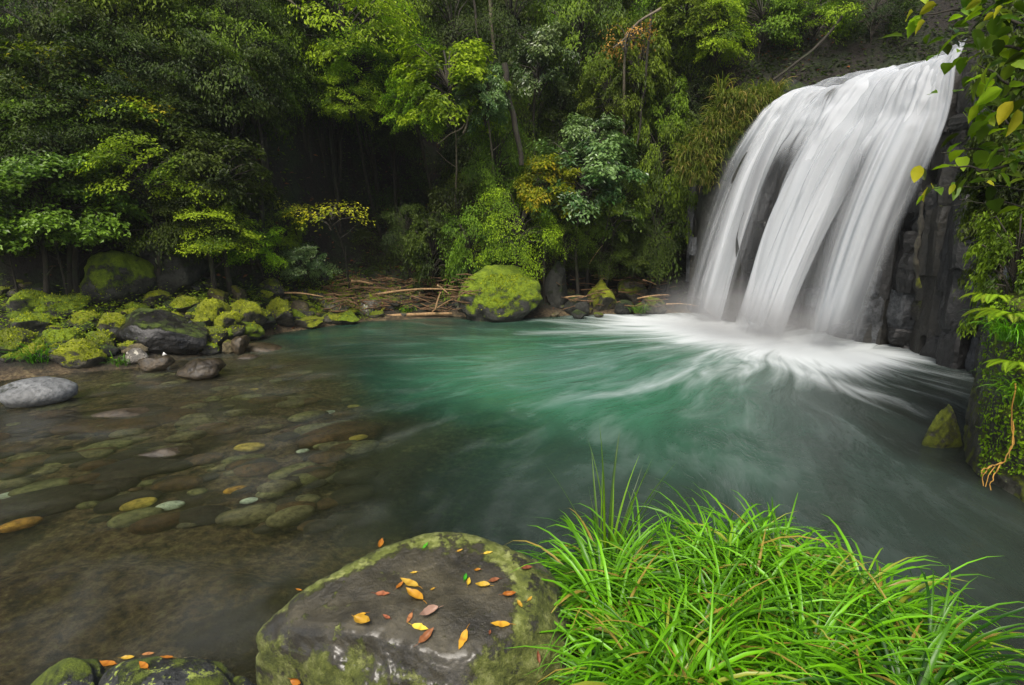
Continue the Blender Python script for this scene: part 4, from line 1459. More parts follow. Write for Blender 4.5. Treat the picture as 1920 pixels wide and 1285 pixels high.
def tree(px, py, D, w, h, kind, mat, label, trunk=True, cat="tree", name=None, bark='bark', lean=0.0, rz=None, tw=None, back=None, tilt=0.0, group=None):
    global tree_id
    tree_id += 1
    c = W(px, py, D)
    sc = D / FPX
    Rr = dict(layered=(1.6, 0.8), dome=(1.4, 1.05), feather=(1.75, 1.0), broad=(1.3, 0.95), sparse=(1.4, 0.6))[kind]
    sx = w * sc / 2 / Rr[0] * 1.1
    sz = h * sc / 2 / Rr[1] * 1.6
    back = back if back is not None else (2.6 if cat == 'tree' and 560 < px < 1300 else 1.8 if cat == 'tree' else 1.5 if px < 420 else 0.5)
    bx, by = c[0] + lean, c[1] + back
    b = gz(bx, by)
    if b > c[2] - 0.1:
        by = c[1]
        b = gz(bx, by)
    b = min(b, c[2] - 0.05)
    name = name or ("tree" if cat == "tree" else "shrub")
    o = thing(name, label, cat, (bx, by, b), group)
    i = random.randrange(NK[kind])
    cm, bmm = crown_mesh(kind, i, mat)
    loc = (c[0] - bx, c[1] - by, c[2] - b)
    rz = random.uniform(0, 6.28) if rz is None else rz
    for nm, me in (("crown", cm), ("branches", bmm)):
        k = link(nm, me, o, loc)
        k.scale = (sx, sx, sz)
        k.rotation_euler = Euler((tilt * 0.3, tilt, 0)).to_matrix().to_4x4().to_euler()
        k.rotation_euler.rotate(Euler((0, 0, 0)))
        k.rotation_euler = (0, tilt, rz)
    if trunk:
        H = loc[2]
        tr = (tw or max(0.015, min(0.05, H * 0.013)))
        n = 9
        f = np.linspace(0, 1, n)
        px_ = loc[0] * f + 0.05 * H * np.sin(f * 3.1 + tree_id) * (1 - f) * f * 3
        py_ = loc[1] * f ** 1.3 + 0.03 * H * np.sin(f * 4 + tree_id * 2) * f * (1 - f) * 3
        pz = -0.15 + (H + 0.15) * f
        V, F = tube_arrays(np.column_stack([px_, py_, pz]), tr * (1.15 - 0.65 * f), 8)
        acc = Acc()
        acc.add(V, F)
        for q in range(4):
            j = 3 + q
            a = np.array((px_[j], py_[j], pz[j]))
            d = np.array((math.cos(q * 2.4 + tree_id), math.sin(q * 2.4 + tree_id), 0.5)) * 0.25 * sx * 1.6
            V, F = tube_arrays([a, a + d * 0.5 + np.array((0, 0, .03)), a + d + np.array((0, 0, .12 * sx))], [tr * 0.45, tr * 0.3, tr * 0.12], 5)
            acc.add(V, F)
        link("trunk", acc.mesh("trunk", [M[bark]]), o)
    return o


TREES = [
    # left side, near
    (90, 370, 9.8, 330, 120, 'broad', 'leaf_gloss', "glossy broad leaved bush at the left edge above the mossy stones", dict(cat='shrub')),
    (10, 415, 9.8, 190, 80, 'broad', 'leaf_mid', "mid green bush with large leaves in the lower left corner of the forest", dict(cat='shrub')),
    (160, 320, 11.4, 260, 90, 'layered', 'leaf_mid', "mid green layered tree behind the glossy left bush", {}),
    (275, 315, 10.5, 250, 84, 'layered', 'leaf_bright', "bright green layered tree standing left of the dark ravine", dict(back=1.0)),
    (330, 385, 11.8, 180, 80, 'feather', 'leaf_mid', "soft green low tree under the bright layered tree", {}),
    (395, 425, 10.8, 190, 56, 'layered', 'leaf_bright', "bright green low branches hanging over the middle of the left bank", dict(back=1.2, tilt=0.15)),
    (470, 460, 11.7, 150, 50, 'layered', 'leaf_bright', "mid green drooping bush above the small tan stones", dict(cat='shrub')),
    (570, 485, 12.7, 120, 46, 'layered', 'leaf_silver', "small bluish green bush hanging over the bank beside the driftwood", dict(cat='shrub')),
    (455, 375, 12.8, 130, 100, 'feather', 'leaf_mid', "feathery green shrub at the left rim of the dark ravine", dict(cat='shrub')),
    (225, 440, 12.0, 180, 50, 'dome', 'leaf_dark', "dark low bush behind the tall mossy boulder", dict(cat='shrub')),
    (60, 470, 11.2, 160, 44, 'dome', 'leaf_dark', "dark low bush at the left above the dull stones", dict(cat='shrub')),
    (620, 405, 12.6, 190, 44, 'sparse', 'leaf_yellow', "thin branch with yellow leaves in front of the dark ravine", dict(cat='shrub', back=1.2)),
    (545, 392, 12.9, 80, 26, 'sparse', 'leaf_yellow', "small spray of yellow leaves left of the thin yellow branch", dict(cat='shrub')),
    # left upper
    (60, 190, 11.5, 300, 130, 'dome', 'leaf_mid', "rounded mid green tree crown at the upper left edge", {}),
    (215, 180, 11.8, 330, 90, 'layered', 'leaf_yellowgreen', "wide yellow green tree crown in the upper left of the forest", dict(tilt=0.18, back=1.2)),
    (95, 60, 12.4, 240, 160, 'feather', 'leaf_mid', "green feathery tree around the pale trunk at the upper left", {}),
    (260, 240, 11.6, 260, 80, 'layered', 'leaf_bright', "fresh green spreading tree below the wide yellow green crown", dict(tilt=0.2)),
    (215, 70, 13.4, 260, 140, 'layered', 'leaf_yellowgreen', "olive tree crown near the top left of the photo", {}),
    (380, 60, 14.0, 200, 110, 'sparse', 'leaf_yellowgreen', "diagonal branch with light yellow green leaves at the top left", dict(tilt=0.5, back=2.0)),
    (330, 140, 14.4, 220, 150, 'feather', 'leaf_dark', "dark feathery tree behind the diagonal branch", {}),
    (480, 110, 14.8, 240, 150, 'dome', 'leaf_silver', "dull silvery green round crown left of the upper centre", dict(back=1.6)),
    (390, 250, 13.2, 200, 110, 'feather', 'leaf_mid', "green feathery tree left above the dark ravine", {}),
    (470, 290, 14.5, 160, 100, 'feather', 'leaf_dark', "dark hanging tree at the upper edge of the ravine", {}),
    (520, 180, 15.5, 220, 120, 'dome', 'leaf_dark', "dark rounded tree under the silvery crown", {}),
    (130, 300, 12.6, 220, 80, 'feather', 'leaf_dark', "dark green tree between the upper and lower left foliage", {}),
    # centre top
    (640, 40, 14.2, 260, 110, 'layered', 'leaf_bright', "bright layered maple crown at the top left of centre", dict(tilt=0.25)),
    (700, 75, 14.8, 240, 100, 'feather', 'leaf_bright', "soft green maple crown at the top centre", dict(tilt=0.2)),
    (655, 125, 14.4, 170, 60, 'layered', 'leaf_bright', "flat bright maple spray under the top centre crowns", {}),
    (655, 180, 14.0, 130, 46, 'layered', 'leaf_bright', "small flat green spray above the dark ravine", dict(tilt=0.05)),
    (840, 150, 13.6, 240, 110, 'dome', 'leaf_bright', "bright green glossy tree with a forked pale branch in the upper centre", dict(bark='bark_pale', back=1.8, tw=0.03)),
    (910, 175, 13.4, 120, 80, 'dome', 'leaf_silver', "pale leaved crown end on the right of the bright centre tree", dict(back=1.6, bark='bark_pale', tw=0.035)),
    (780, 195, 13.9, 140, 60, 'layered', 'leaf_bright', "low bright green tier under the centre tree", {}),
    (1010, 110, 14.6, 170, 90, 'dome', 'leaf_silver', "silvery green rounded crown right of the bright centre tree", dict(back=0.6)),
    (960, 40, 15.6, 180, 130, 'feather', 'leaf_dark', "dark airy tree at the top of the centre", {}),
    (850, 50, 16.2, 220, 120, 'feather', 'leaf_dark', "dark tree with thin bare stems at the top centre", dict(bark='bark_pale')),
    (760, 20, 16.0, 160, 110, 'layered', 'leaf_mid', "mid green crown at the very top centre", {}),
    (1090, 40, 15.4, 190, 130, 'layered', 'leaf_mid', "mid green tree at the top right of centre", {}),
    (1175, 60, 13.8, 130, 46, 'sparse', 'leaf_orange', "sparse orange leaved branch at the top right of centre", dict(bark='bark_pale', back=1.5)),
    (1140, 165, 14.4, 130, 70, 'layered', 'leaf_mid', "green flat tree below the orange leaved branch", {}),
    (1200, 120, 14.8, 170, 140, 'dome', 'leaf_mid', "olive green tree right of the orange leaved branch", {}),
    (1290, 30, 15.0, 170, 90, 'dome', 'leaf_mid', "leafy crown at the top above the dark bank", {}),
    (1345, 60, 14.6, 140, 60, 'layered', 'leaf_bright', "light green spray over the dark bank left of the waterfall top", {}),
    (1430, 20, 15.2, 160, 70, 'layered', 'leaf_mid', "green foliage at the top edge above the waterfall", {}),
    (1530, 15, 15.0, 170, 60, 'layered', 'leaf_bright', "fresh green foliage at the top edge right above the waterfall", {}),
    (1640, 10, 14.5, 160, 70, 'feather', 'leaf_dark', "dark foliage at the top edge over the waterfall lip", {}),
    # centre / right middle
    (1110, 270, 14.2, 170, 80, 'dome', 'leaf_silver', "pale silvery bush top above the broad centre bush", dict(cat='shrub')),
    (1095, 325, 13.7, 250, 110, 'dome', 'leaf_silver', "broad silvery green bush right of centre over the far shore", dict(cat='shrub', back=0.5)),
    (1030, 350, 13.6, 150, 90, 'dome', 'leaf_yellowgreen', "yellow green bush side touching the broad silvery bush", dict(cat='shrub')),
    (1150, 390, 13.9, 140, 90, 'dome', 'leaf_gloss', "glossy green lower bush under the broad silvery bush", dict(cat='shrub')),
    (970, 430, 13.6, 190, 110, 'feather', 'leaf_bright', "bright feathery bush directly behind the round mossy boulder", dict(cat='shrub')),
    (880, 460, 13.9, 140, 90, 'layered', 'leaf_mid', "mid green bush left behind the round mossy boulder", dict(cat='shrub')),
    (810, 470, 14.2, 130, 110, 'dome', 'leaf_dark', "dark green bush above the driftwood pile", dict(cat='shrub')),
    (900, 370, 15.0, 150, 80, 'feather', 'leaf_mid', "soft green bush in the middle of the slope", dict(cat='shrub')),
    (990, 250, 15.4, 130, 120, 'feather', 'leaf_mid', "green shadowed tree left of the silvery bush top", {}),
    (1240, 310, 14.4, 130, 130, 'layered', 'leaf_mid', "green shrub left of the grassy cliff shoulder", dict(cat='shrub')),
    (1250, 220, 14.8, 130, 110, 'dome', 'leaf_mid', "leafy tree above the grassy cliff shoulder", {}),
    (1290, 160, 15.2, 130, 90, 'feather', 'leaf_dark', "dark shrub behind the grassy cliff shoulder", dict(cat='shrub')),
    (1230, 420, 14.2, 130, 100, 'feather', 'leaf_dark', "dark bush beside the thin left edge of the waterfall", dict(cat='shrub')),
    (1130, 470, 14.4, 150, 60, 'feather', 'leaf_dark', "dark low bush above the stones of the far shore", dict(cat='shrub')),
    (1905, 500, 5.2, 190, 190, 'dome', 'leaf_mid', "leafy shrub growing on top of the right mossy wall", dict(cat='shrub', trunk=False)),
    (1940, 110, 6.0, 210, 260, 'broad', 'leaf_dark', "dark leafy tree behind the overhanging leaves in the upper right corner", dict(trunk=False)),
    (1900, 300, 6.0, 180, 160, 'broad', 'leaf_dark', "dark foliage between the overhanging leaves and the right cliff", dict(cat='shrub', trunk=False)),
    (1925, 400, 5.6, 200, 200, 'dome', 'leaf_dark', "dark shrub behind the leafy shrub at the right edge", dict(cat='shrub', trunk=False)),
    (930, 300, 14.6, 150, 120, 'feather', 'leaf_mid', "green shrub left of the slender mossy trunk in the centre", dict(cat='shrub')),
    (860, 400, 14.6, 150, 90, 'layered', 'leaf_dark', "dusky green shrub under the bare pale branch", dict(cat='shrub')),
    (760, 430, 14.8, 120, 70, 'feather', 'leaf_dark', "dull green shrub rising out of the ravine foot", dict(cat='shrub')),
    (520, 425, 13.0, 130, 50, 'layered', 'leaf_mid', "green shrub just left of the yellow leaved branch", dict(cat='shrub')),
    (150, 420, 10.8, 200, 66, 'dome', 'leaf_mid', "leafy green shrub right of the glossy left bush near the bank", dict(cat='shrub')),
    (320, 445, 11.3, 150, 50, 'layered', 'leaf_bright', "small bright shrub above the shadowed boulder", dict(cat='shrub')),
    (490, 340, 13.6, 130, 60, 'feather', 'leaf_dark', "feathery green branch reaching into the ravine from the left", dict(cat='shrub')),
    (700, 150, 15.5, 180, 70, 'feather', 'leaf_dark', "green tree behind the small flat spray", {}),
    (740, 235, 16.0, 110, 50, 'feather', 'leaf_dark', "dim shrub below the low bright tier", dict(cat='shrub')),
    (1050, 200, 15.4, 150, 110, 'feather', 'leaf_dark', "dark tree between the silvery crown and the silvery bush", {}),
    (1060, 420, 14.0, 130, 90, 'feather', 'leaf_mid', "green shrub at the foot of the broad silvery bush", dict(cat='shrub')),
    (1190, 480, 14.3, 130, 60, 'dome', 'leaf_dark', "dark shrub hanging behind the mist at the waterfall side", dict(cat='shrub')),
    (1270, 370, 14.4, 110, 130, 'dome', 'leaf_mid', "green shrub right against the left edge of the waterfall", dict(cat='shrub')),
    (45, 492, 11.4, 170, 40, 'dome', 'leaf_dark', "low dark shrub over the stones at the far left", dict(cat='shrub', trunk=False)),
    (150, 470, 12.3, 150, 44, 'dome', 'leaf_mid', "low green shrub behind the tall mossy boulder", dict(cat='shrub', trunk=False)),
    (265, 455, 12.6, 150, 60, 'feather', 'leaf_dark', "dark drooping shrub right behind the tall mossy boulder", dict(cat='shrub', trunk=False)),
    (340, 490, 12.6, 130, 40, 'dome', 'leaf_dark', "low dark shrub behind the shadowed boulder", dict(cat='shrub', trunk=False)),
    (425, 500, 12.8, 140, 40, 'feather', 'leaf_mid', "low green shrub over the back row of tan stones", dict(cat='shrub', trunk=False)),
    (510, 500, 13.2, 120, 40, 'layered', 'leaf_mid', "low green shrub behind the dull mossy stone", dict(cat='shrub', trunk=False)),
    (740, 330, 17.5, 170, 120, 'feather', 'leaf_dark', "dim shrub deep in the dark ravine", dict(cat='shrub')),
    (640, 300, 18.0, 160, 140, 'feather', 'leaf_dark', "dim thin tree deep in the ravine at left", {}),
    (700, 450, 16.5, 150, 80, 'feather', 'leaf_dark', "dim low shrub at the foot of the ravine", dict(cat='shrub')),
    (560, 260, 17.0, 170, 110, 'feather', 'leaf_dark', "dim tree at the left head of the ravine", {}),
]
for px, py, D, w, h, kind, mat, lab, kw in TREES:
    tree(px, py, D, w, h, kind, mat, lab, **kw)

# forest behind and above, seen between the nearer crowns
cnt = 0
for i in range(130):
    px = random.uniform(-60, 1500)
    py = random.uniform(-60, 380)
    D = land_D(px, py) - random.uniform(0.5, 1.1)
    if 520 < px < 900 and py > 170:
        continue
    if 1280 < px and py > -10:
        continue
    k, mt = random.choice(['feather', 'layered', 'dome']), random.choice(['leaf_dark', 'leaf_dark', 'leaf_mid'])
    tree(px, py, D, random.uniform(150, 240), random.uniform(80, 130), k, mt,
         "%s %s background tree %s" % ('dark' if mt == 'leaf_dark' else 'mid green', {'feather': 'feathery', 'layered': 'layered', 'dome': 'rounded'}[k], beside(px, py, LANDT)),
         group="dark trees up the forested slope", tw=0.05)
# slim stems named individually
def stem(pts, r0, r1, label, mat='bark', name="tree_trunk", cat="trunk"):
    P = np.array([W(*p) for p in pts])
    n = 14
    f = np.linspace(0, len(P) - 1, n)
    Q = np.column_stack([np.interp(f, np.arange(len(P)), P[:, k]) for k in range(3)])
    Q += 0.02 * np.column_stack([np.sin(f * 5), np.cos(f * 4), np.sin(f * 3)])
    b = Q[0]
    V, F = tube_arrays(Q - b, np.linspace(r0, r1, n), 9)
    if name == "tree_trunk":
        o = thing("slender_tree", label, "tree", tuple(b))
        link("trunk", mesh_np("trunk", V, F, True, [M[mat]]), o)
        return o
    t = [x for x in bpy.data.objects if x.get("label") == cat][0]
    return link(name, mesh_np(name, V + (b - np.array(t.location)), F, True, [M[mat]]), t, label=label)


stem([(112, 230, 12.0), (104, 130, 12.0), (88, 70, 12.0), (66, -40, 12.0)], 0.14, 0.13, "pale leaning trunk at the upper left of the forest", 'bark_pale')
stem([(978, 310, 13.8), (968, 240, 13.8), (955, 190, 13.8), (945, 120, 13.8)], 0.06, 0.07, "mossy slim trunk under the pale crown end in the centre", 'bark')
stem([(868, 250, 13.4), (882, 215, 13.4), (890, 180, 13.4)], 0.018, 0.03, "short bare pale branch stub hanging below the bright centre tree", 'bark_pale', "bare_branch", "bright green glossy tree with a forked pale branch in the upper centre")
stem([(820, 270, 13.4), (850, 250, 13.4), (872, 232, 13.4)], 0.008, 0.014, "thin bare twig reaching left from the pale branch stub", 'bark_pale', "bare_branch", "bright green glossy tree with a forked pale branch in the upper centre")
stem([(637, 340, 15.5), (640, 260, 15.5), (646, 190, 15.5), (650, 60, 15.5)], 0.03, 0.035, "slim trunk standing at the left head of the dark ravine", 'bark')
stem([(560, 330, 15.8), (566, 240, 15.8), (570, 120, 15.8)], 0.025, 0.03, "thin dark stem left of the slim ravine trunk", 'bark')
stem([(925, 105, 15.3), (922, 40, 15.3), (915, -30, 15.3)], 0.04, 0.05, "upright slim trunk above the centre tree", 'bark_pale')
stem([(905, 110, 15.2), (895, 60, 15.2), (885, -20, 15.2)], 0.02, 0.03, "thinner stem beside the upright slim trunk", 'bark')
stem([(1195, 270, 14.0), (1205, 190, 14.0), (1212, 140, 14.0), (1220, 20, 14.0)], 0.02, 0.03, "thin stem right of the silvery bush top", 'bark')
stem([(1130, 450, 13.6), (1145, 400, 13.6), (1150, 370, 13.6)], 0.012, 0.02, "thin bare stem under the broad silvery bush", 'bark')
stem([(270, -10, 12.6), (330, 35, 12.6), (375, 70, 12.6), (400, 95, 12.6)], 0.05, 0.02, "pale diagonal bough at the top left", 'bark_pale', "bough", "diagonal branch with light yellow green leaves at the top left")
stem([(530, -5, 13.5), (560, 15, 13.5), (585, 22, 13.5)], 0.03, 0.012, "short pale bough at the top edge left of the maple crown", 'bark_pale', "bough", "bright layered maple crown at the top left of centre")
stem([(1240, 15, 13.6), (1195, 45, 13.6), (1150, 90, 13.6)], 0.03, 0.015, "pale bent bough carrying the orange leaves", 'bark_pale', "bough", "sparse orange leaved branch at the top right of centre")
stem([(1450, 150, 14.0), (1520, 100, 14.0), (1580, 30, 14.0)], 0.03, 0.03, "thin fallen stem leaning on the dark bank above the waterfall", 'bark')
stem([(170, 560, 11.0), (160, 520, 11.0), (140, 490, 11.0)], 0.02, 0.014, "thin stem rising beside the tall mossy boulder", 'bark')


# ------------------------------------------------------------ undergrowth on the slope
def scatter_leaves(name, n, region, mat, L, Wd, spread, keep=None, seed=0, lift=0.06, nclump=None):
    r = np.random.default_rng(seed)
    nc = nclump or n // 22
    cx = r.uniform(region[0], region[1], nc)
    cy_ = r.uniform(region[2], region[3], nc)
    if keep is not None:
        ok = keep(cx, cy_, r)
        cx, cy_ = cx[ok], cy_[ok]
    per = n // max(1, len(cx))
    x = np.repeat(cx, per) + r.normal(0, spread, len(cx) * per)
    y = np.repeat(cy_, per) + r.normal(0, spread, len(cx) * per)
    ok = y > 0.3
    x, y = x[ok], y[ok]
    z = ground_z(x, y) + np.abs(r.normal(0, lift, len(x)))
    m = len(x)
    a = r.uniform(0, 6.28, m)
    D = np.column_stack([np.cos(a), np.sin(a), r.normal(-0.1, 0.4, m)])
    Nn = np.column_stack([r.normal(0, .45, m), r.normal(-.25, .45, m), np.ones(m)])
    Ls = L * r.uniform(0.5, 1.4, m)
    V, F = leaf_arrays(np.column_stack([x, y, z]), D, Nn, Ls, Ls * Wd / L)
    t = np.repeat(np.clip(r.beta(2, 3, m), 0, .93), 4)
    return link(name, mesh_np(name, V, F, False, [M[mat]], {"tint": t}), kind="stuff")


def on_slope(x, y, r):
    d = y - np.interp(x, SH[:, 0], SH[:, 1])
    e = x - np.interp(y, XC[:, 0], XC[:, 1])
    dens = 1 - 0.75 * np.exp(-((x + 2.4) / 2.2) ** 2)
    return (d > 2.2) & (e < 6) & (r.random(len(x)) < dens)


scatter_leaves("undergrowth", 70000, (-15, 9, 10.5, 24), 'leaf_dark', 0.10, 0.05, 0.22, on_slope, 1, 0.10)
scatter_leaves("green_undergrowth", 26000, (-14, 8, 10.5, 21), 'leaf_mid', 0.09, 0.045, 0.16, on_slope, 2, 0.12)
scatter_leaves("leaf_litter", 16000, (-14, 9, 9.5, 22), 'dead_leaf', 0.09, 0.05, 0.5, lambda x, y, r: (y - np.interp(x, SH[:, 0], SH[:, 1]) > 1.0), 3, 0.01)
scatter_leaves("bank_litter", 30000, (4.5, 14, 13.0, 22), 'leaf_dark', 0.09, 0.045, 0.2, None, 14, 0.08)
scatter_leaves("bank_plants", 9000, (-9.5, -2.4, 8.5, 14.2), 'leaf_bright', 0.05, 0.02, 0.10,
               lambda x, y, r: (y - np.interp(x, SH[:, 0], SH[:, 1]) > 0.3) & (y - np.interp(x, SH[:, 0], SH[:, 1]) < 2.6), 4, 0.16)


# ------------------------------------------------------------ grass blades
def blades(roots, dirs, L, width, bend, seed=0, nseg=8, lift=1.0, curve=1.6):
    """arching ribbons; roots (n,3), dirs (n,) azimuth, L length, bend 0..1.6 rad total curl"""
    r = np.random.default_rng(seed)
    n = len(roots)
    t = np.linspace(0, 1, nseg + 1)
    el0 = r.uniform(R(62), R(88), n) * lift
    el = el0[:, None] - bend[:, None] * (t[None, :] ** curve) * 1.0
    step = (L / nseg)[:, None]
    az = dirs[:, None] + (r.normal(0, 0.25, n))[:, None] * t[None, :]
    dx = np.cos(el) * np.cos(az) * step
    dy = np.cos(el) * np.sin(az) * step
    dz = np.sin(el) * step
    cx = roots[:, 0:1] + np.cumsum(dx, 1) - dx[:, :1]
    cy_ = roots[:, 1:2] + np.cumsum(dy, 1) - dy[:, :1]
    cz = roots[:, 2:3] + np.cumsum(dz, 1) - dz[:, :1]
    w = width[:, None] * (np.minimum(1, 0.55 + t * 1.8) * (1 - t ** 2.6) + 0.02)[None, :] * 0.5
    tw = r.normal(0, 0.5, n)[:, None] * t
    sx, sy = -np.sin(az), np.cos(az)
    C = np.stack([cx, cy_, cz], 2)
    S = np.stack([sx * np.cos(tw), sy * np.cos(tw), np.sin(tw)], 2)
    A = C + S * w[..., None]
    B = C - S * w[..., None]
    Cm = C + np.stack([np.cos(az) * 0, np.cos(az) * 0, -w * 0.55], 2)
    V = np.stack([A, Cm, B], 2).reshape(-1, 3)       # n,(nseg+1),3
    m = nseg + 1
    base = (np.arange(n) * m * 3)[:, None]
    j = np.arange(nseg)[None, :] * 3
    q = base + j
    F1 = np.stack([q, q + 1, q + 4, q + 3], 2).reshape(-1, 4)
    F2 = np.stack([q + 1, q + 2, q + 5, q + 4], 2).reshape(-1, 4)
    return V, np.vstack([F1, F2]), n * m * 3


def tuft_mesh(name, roots_xy_z, nblades, Lm, width, mat, seed, outward=1.0, bias=(0, 0), spread=0.05, dry=0.03, bendr=(0.9, 2.3)):
    r = np.random.default_rng(seed)
    P, A, TB = [], [], []
    for (x, y, z) in roots_xy_z:
        k = int(nblades * r.uniform(.7, 1.3))
        a = r.uniform(0, 2 * math.pi, k)
        rr = np.abs(r.normal(0, spread, k))
        P.append(np.column_stack([x + rr * np.cos(a), y + rr * np.sin(a), np.full(k, z)]))
        TB.append(np.full(k, r.normal(0, .16)))
        vx = np.cos(a) * outward + bias[0] + r.normal(0, .25, k)
        vy = np.sin(a) * outward + bias[1] + r.normal(0, .25, k)
        A.append(np.arctan2(vy, vx))
    P = np.vstack(P)
    A = np.concatenate(A)
    n = len(P)
    L = Lm * r.uniform(0.45, 1.3, n)
    V, F, _ = blades(P, A, L, width * r.uniform(.6, 1.2, n), r.uniform(*bendr, n), seed)
    tn = np.clip(r.beta(2.2, 2.2, n) + np.concatenate(TB), 0, 0.93)
    tn[r.random(n) < dry] = 1
    return V, F, np.repeat(tn, 27)


# bright sedge in the foreground: tufts rooted on the near bank
tufts = []
r = np.random.default_rng(5)
while len(tufts) < 56:
    px = r.uniform(985, 1740)
    py = r.uniform(1010, 1420)
    top = np.interp(px, [985, 1060, 1150, 1400, 1560, 1700, 1800, 1900, 1960], [1090, 1050, 1080, 1090, 1140, 1230, 1340, 1500, 1600])
    if py < top:
        continue
    if px < 1075 + 0.25 * max(0, py - 1100):
        continue
    p = G(px, py, 0.40)
    tufts.append((p[0], p[1], 0.30 + r.uniform(0, .12)))
sed = link("grass", None)
V, F, t = tuft_mesh("grass", tufts, 130, 0.55, 0.0175, 'grass', 3, 1.0, (0.10, -0.25), 0.03, 0.05, bendr=(1.3, 3.2))
bpy.data.objects.remove(sed)
link("grass", mesh_np("grass", V, F, True, [M['grass']], {"tint": t}), kind="stuff")
# the earth hump the sedge grows on
hx, hy = np.meshgrid(np.linspace(-0.1, 3.6, 90), np.linspace(-0.3, 3.4, 90))
pl = np.array([G(1010, 1100, .36)[:2], G(1150, 1040, .36)[:2], G(1500, 1060, .36)[:2], G(1750, 1160, .36)[:2], G(1900, 1270, .36)[:2]])
edge_y = np.interp(hx, pl[:, 0], pl[:, 1])
hz = -0.5 + 0.84 * sstep(0.12, -0.25, hy - edge_y) * sstep(-0.05, 0.25, hx) + 0.03 * fbm(np.column_stack([hx.ravel(), hy.ravel()]), 4, 3).reshape(hx.shape)
ga = mesh_np("grass_bank", np.column_stack([hx.ravel(), hy.ravel(), hz.ravel()]), grid_faces(90, 90), True, [M['ground']], {"bed": np.zeros(hx.size)})
link("grass_bank", ga, kind="structure")
# one tall upright tuft
V, F, t = tuft_mesh("grass_tuft", [(0, 0, 0)], 30, 0.62, 0.012, 'grass', 8, 0.35, (0.05, 0), 0.02, 0, (0.05, 0.5))
p = G(1140, 1075, .38)
thing("grass_tuft", "tallest upright grass tuft sticking up at the left of the bright grass", "grass", tuple(p), None, mesh_np("grass_tuft", V, F, True, [M['grass']], {"tint": t}))
for (px, py, D, n, L, lab, mt) in ((62, 676, 8.3, 110, 0.42, "dark green arching grass tuft at the water on the left bank", 'grass'),
                               (152, 622, 9.3, 70, 0.30, "short grass tuft between the mossy stones of the left bank", 'grass'),
                               (226, 680, 8.5, 40, 0.22, "small grass tuft hanging over the water left of the whitish stone", 'grass'),
                               (682, 586, 12.9, 60, 0.25, "low green grass tuft at the tip of the left bank", 'grass'),
                               (760, 583, 13.2, 50, 0.2, "low green grass tuft beside the floating log", 'grass'),
                               (1200, 584, 13.4, 110, 0.28, "green grass tuft at the far shore left of the waterfall", 'grass'),
                               (345, 640, 9.3, 30, 0.2, "tiny grass tuft beside the pale grey stone", 'grass')):
    V, F, t = tuft_mesh("grass_tuft", [(0, 0, 0), (.1, .05, 0), (-.1, .03, 0)], n // 2, L, 0.014, mt, int(px), 1.0, (0, -0.3), 0.05, 0)
    p = W(px, py, D)
    thing("grass_tuft", lab, "grass", tuple(p - np.array((0, 0, .05))), None, mesh_np("grass_tuft", V, F, True, [M[mt]], {"tint": t * 0.6}))

# hanging grass on the cliff shoulder left of the waterfall
roots = []
r = np.random.default_rng(15)
for i in range(150):
    f = r.random()
    px = np.interp(f, [0, 1], [1432, 1312]) + r.normal(0, 20) - 12
    py = np.interp(f, [0, .5, 1], [190, 240, 350]) + r.normal(0, 16)
    p = W(px, py, 13.2 + r.uniform(-.15, .2))
    roots.append(tuple(p))
V, F, t = tuft_mesh("hanging_grass", roots, 34, 0.55, 0.02, 'moss_grass', 4, 0.7, (-0.3, -1.0), 0.06, 0.10, (1.6, 2.9))
link("hanging_grass", mesh_np("hanging_grass", V, F, True, [M['moss_grass']], {"tint": t}), kind="stuff")
# earth and rock shoulder carrying it
n1, n2 = 60, 60
cu = np.array([W(1470, 150, 13.6), W(1440, 185, 13.5), W(1385, 225, 13.5), W(1340, 280, 13.5), W(1318, 350, 13.5), W(1312, 430, 13.5), W(1310, 560, 13.5)])
f = np.linspace(0, 6, n1)
Q = np.column_stack([np.interp(f, np.arange(7), cu[:, k]) for k in range(3)])
V = []
for j in range(n2):
    g = j / (n2 - 1) * 2 - 1
    off = np.array((0.0, 1.0 * g + 0.0, 0.0))
    V.append(Q + off + np.array((0.55 * g * g, 0, -0.5 * g * g if g < 0 else 0.2 * g * g)))
V = np.vstack(V)
V[:, 0] += 0.14 * fbm(V, 1.6, 8)
V[:, 2] += 0.10 * fbm(V, 2.0, 12)
thing("rock_shoulder", "grass grown rock shoulder immediately left of the waterfall top", "rock", tuple(Q[2]), None,
      mesh_np("rock_shoulder", V - Q[2], grid_faces(n1, n2), True, [M['stone_shade']]))

# plants on the round mossy boulder, on the outcrop
bpy.context.view_layer.update()
dgv = bpy.context.evaluated_depsgraph_get()


def aimed_leaves(name, parent, pts, mat, L, kinds='stuff', seed=0, hang=0.3):
    r = np.random.default_rng(seed)
    P, D, Nn = [], [], []
    for px, py in pts:
        loc, nrm = aim(px, py)
        if loc is None or loc.length < 0.1:
            continue
        nv = np.array(nrm)
        rd = r.normal(size=3)
        rd -= nv * (rd @ nv)
        rd[2] -= hang
        P.append(np.array(loc) + nv * r.uniform(0.0, 0.03))
        D.append(rd + nv * 0.3)
        Nn.append(nv + r.normal(0, .4, 3))
    P, D, Nn = map(np.array, (P, D, Nn))
    Ls = L * r.uniform(.5, 1.3, len(P))
    V, F = leaf_arrays(P, D, Nn, Ls, Ls * 0.6)
    org = np.array(parent.location)
    t = np.repeat(r.beta(2, 2, len(P)), 4)
    me = mesh_np(name, V - org, F, False, [M[mat]], {"tint": t})
    return link(name, me, parent, kind=kinds)


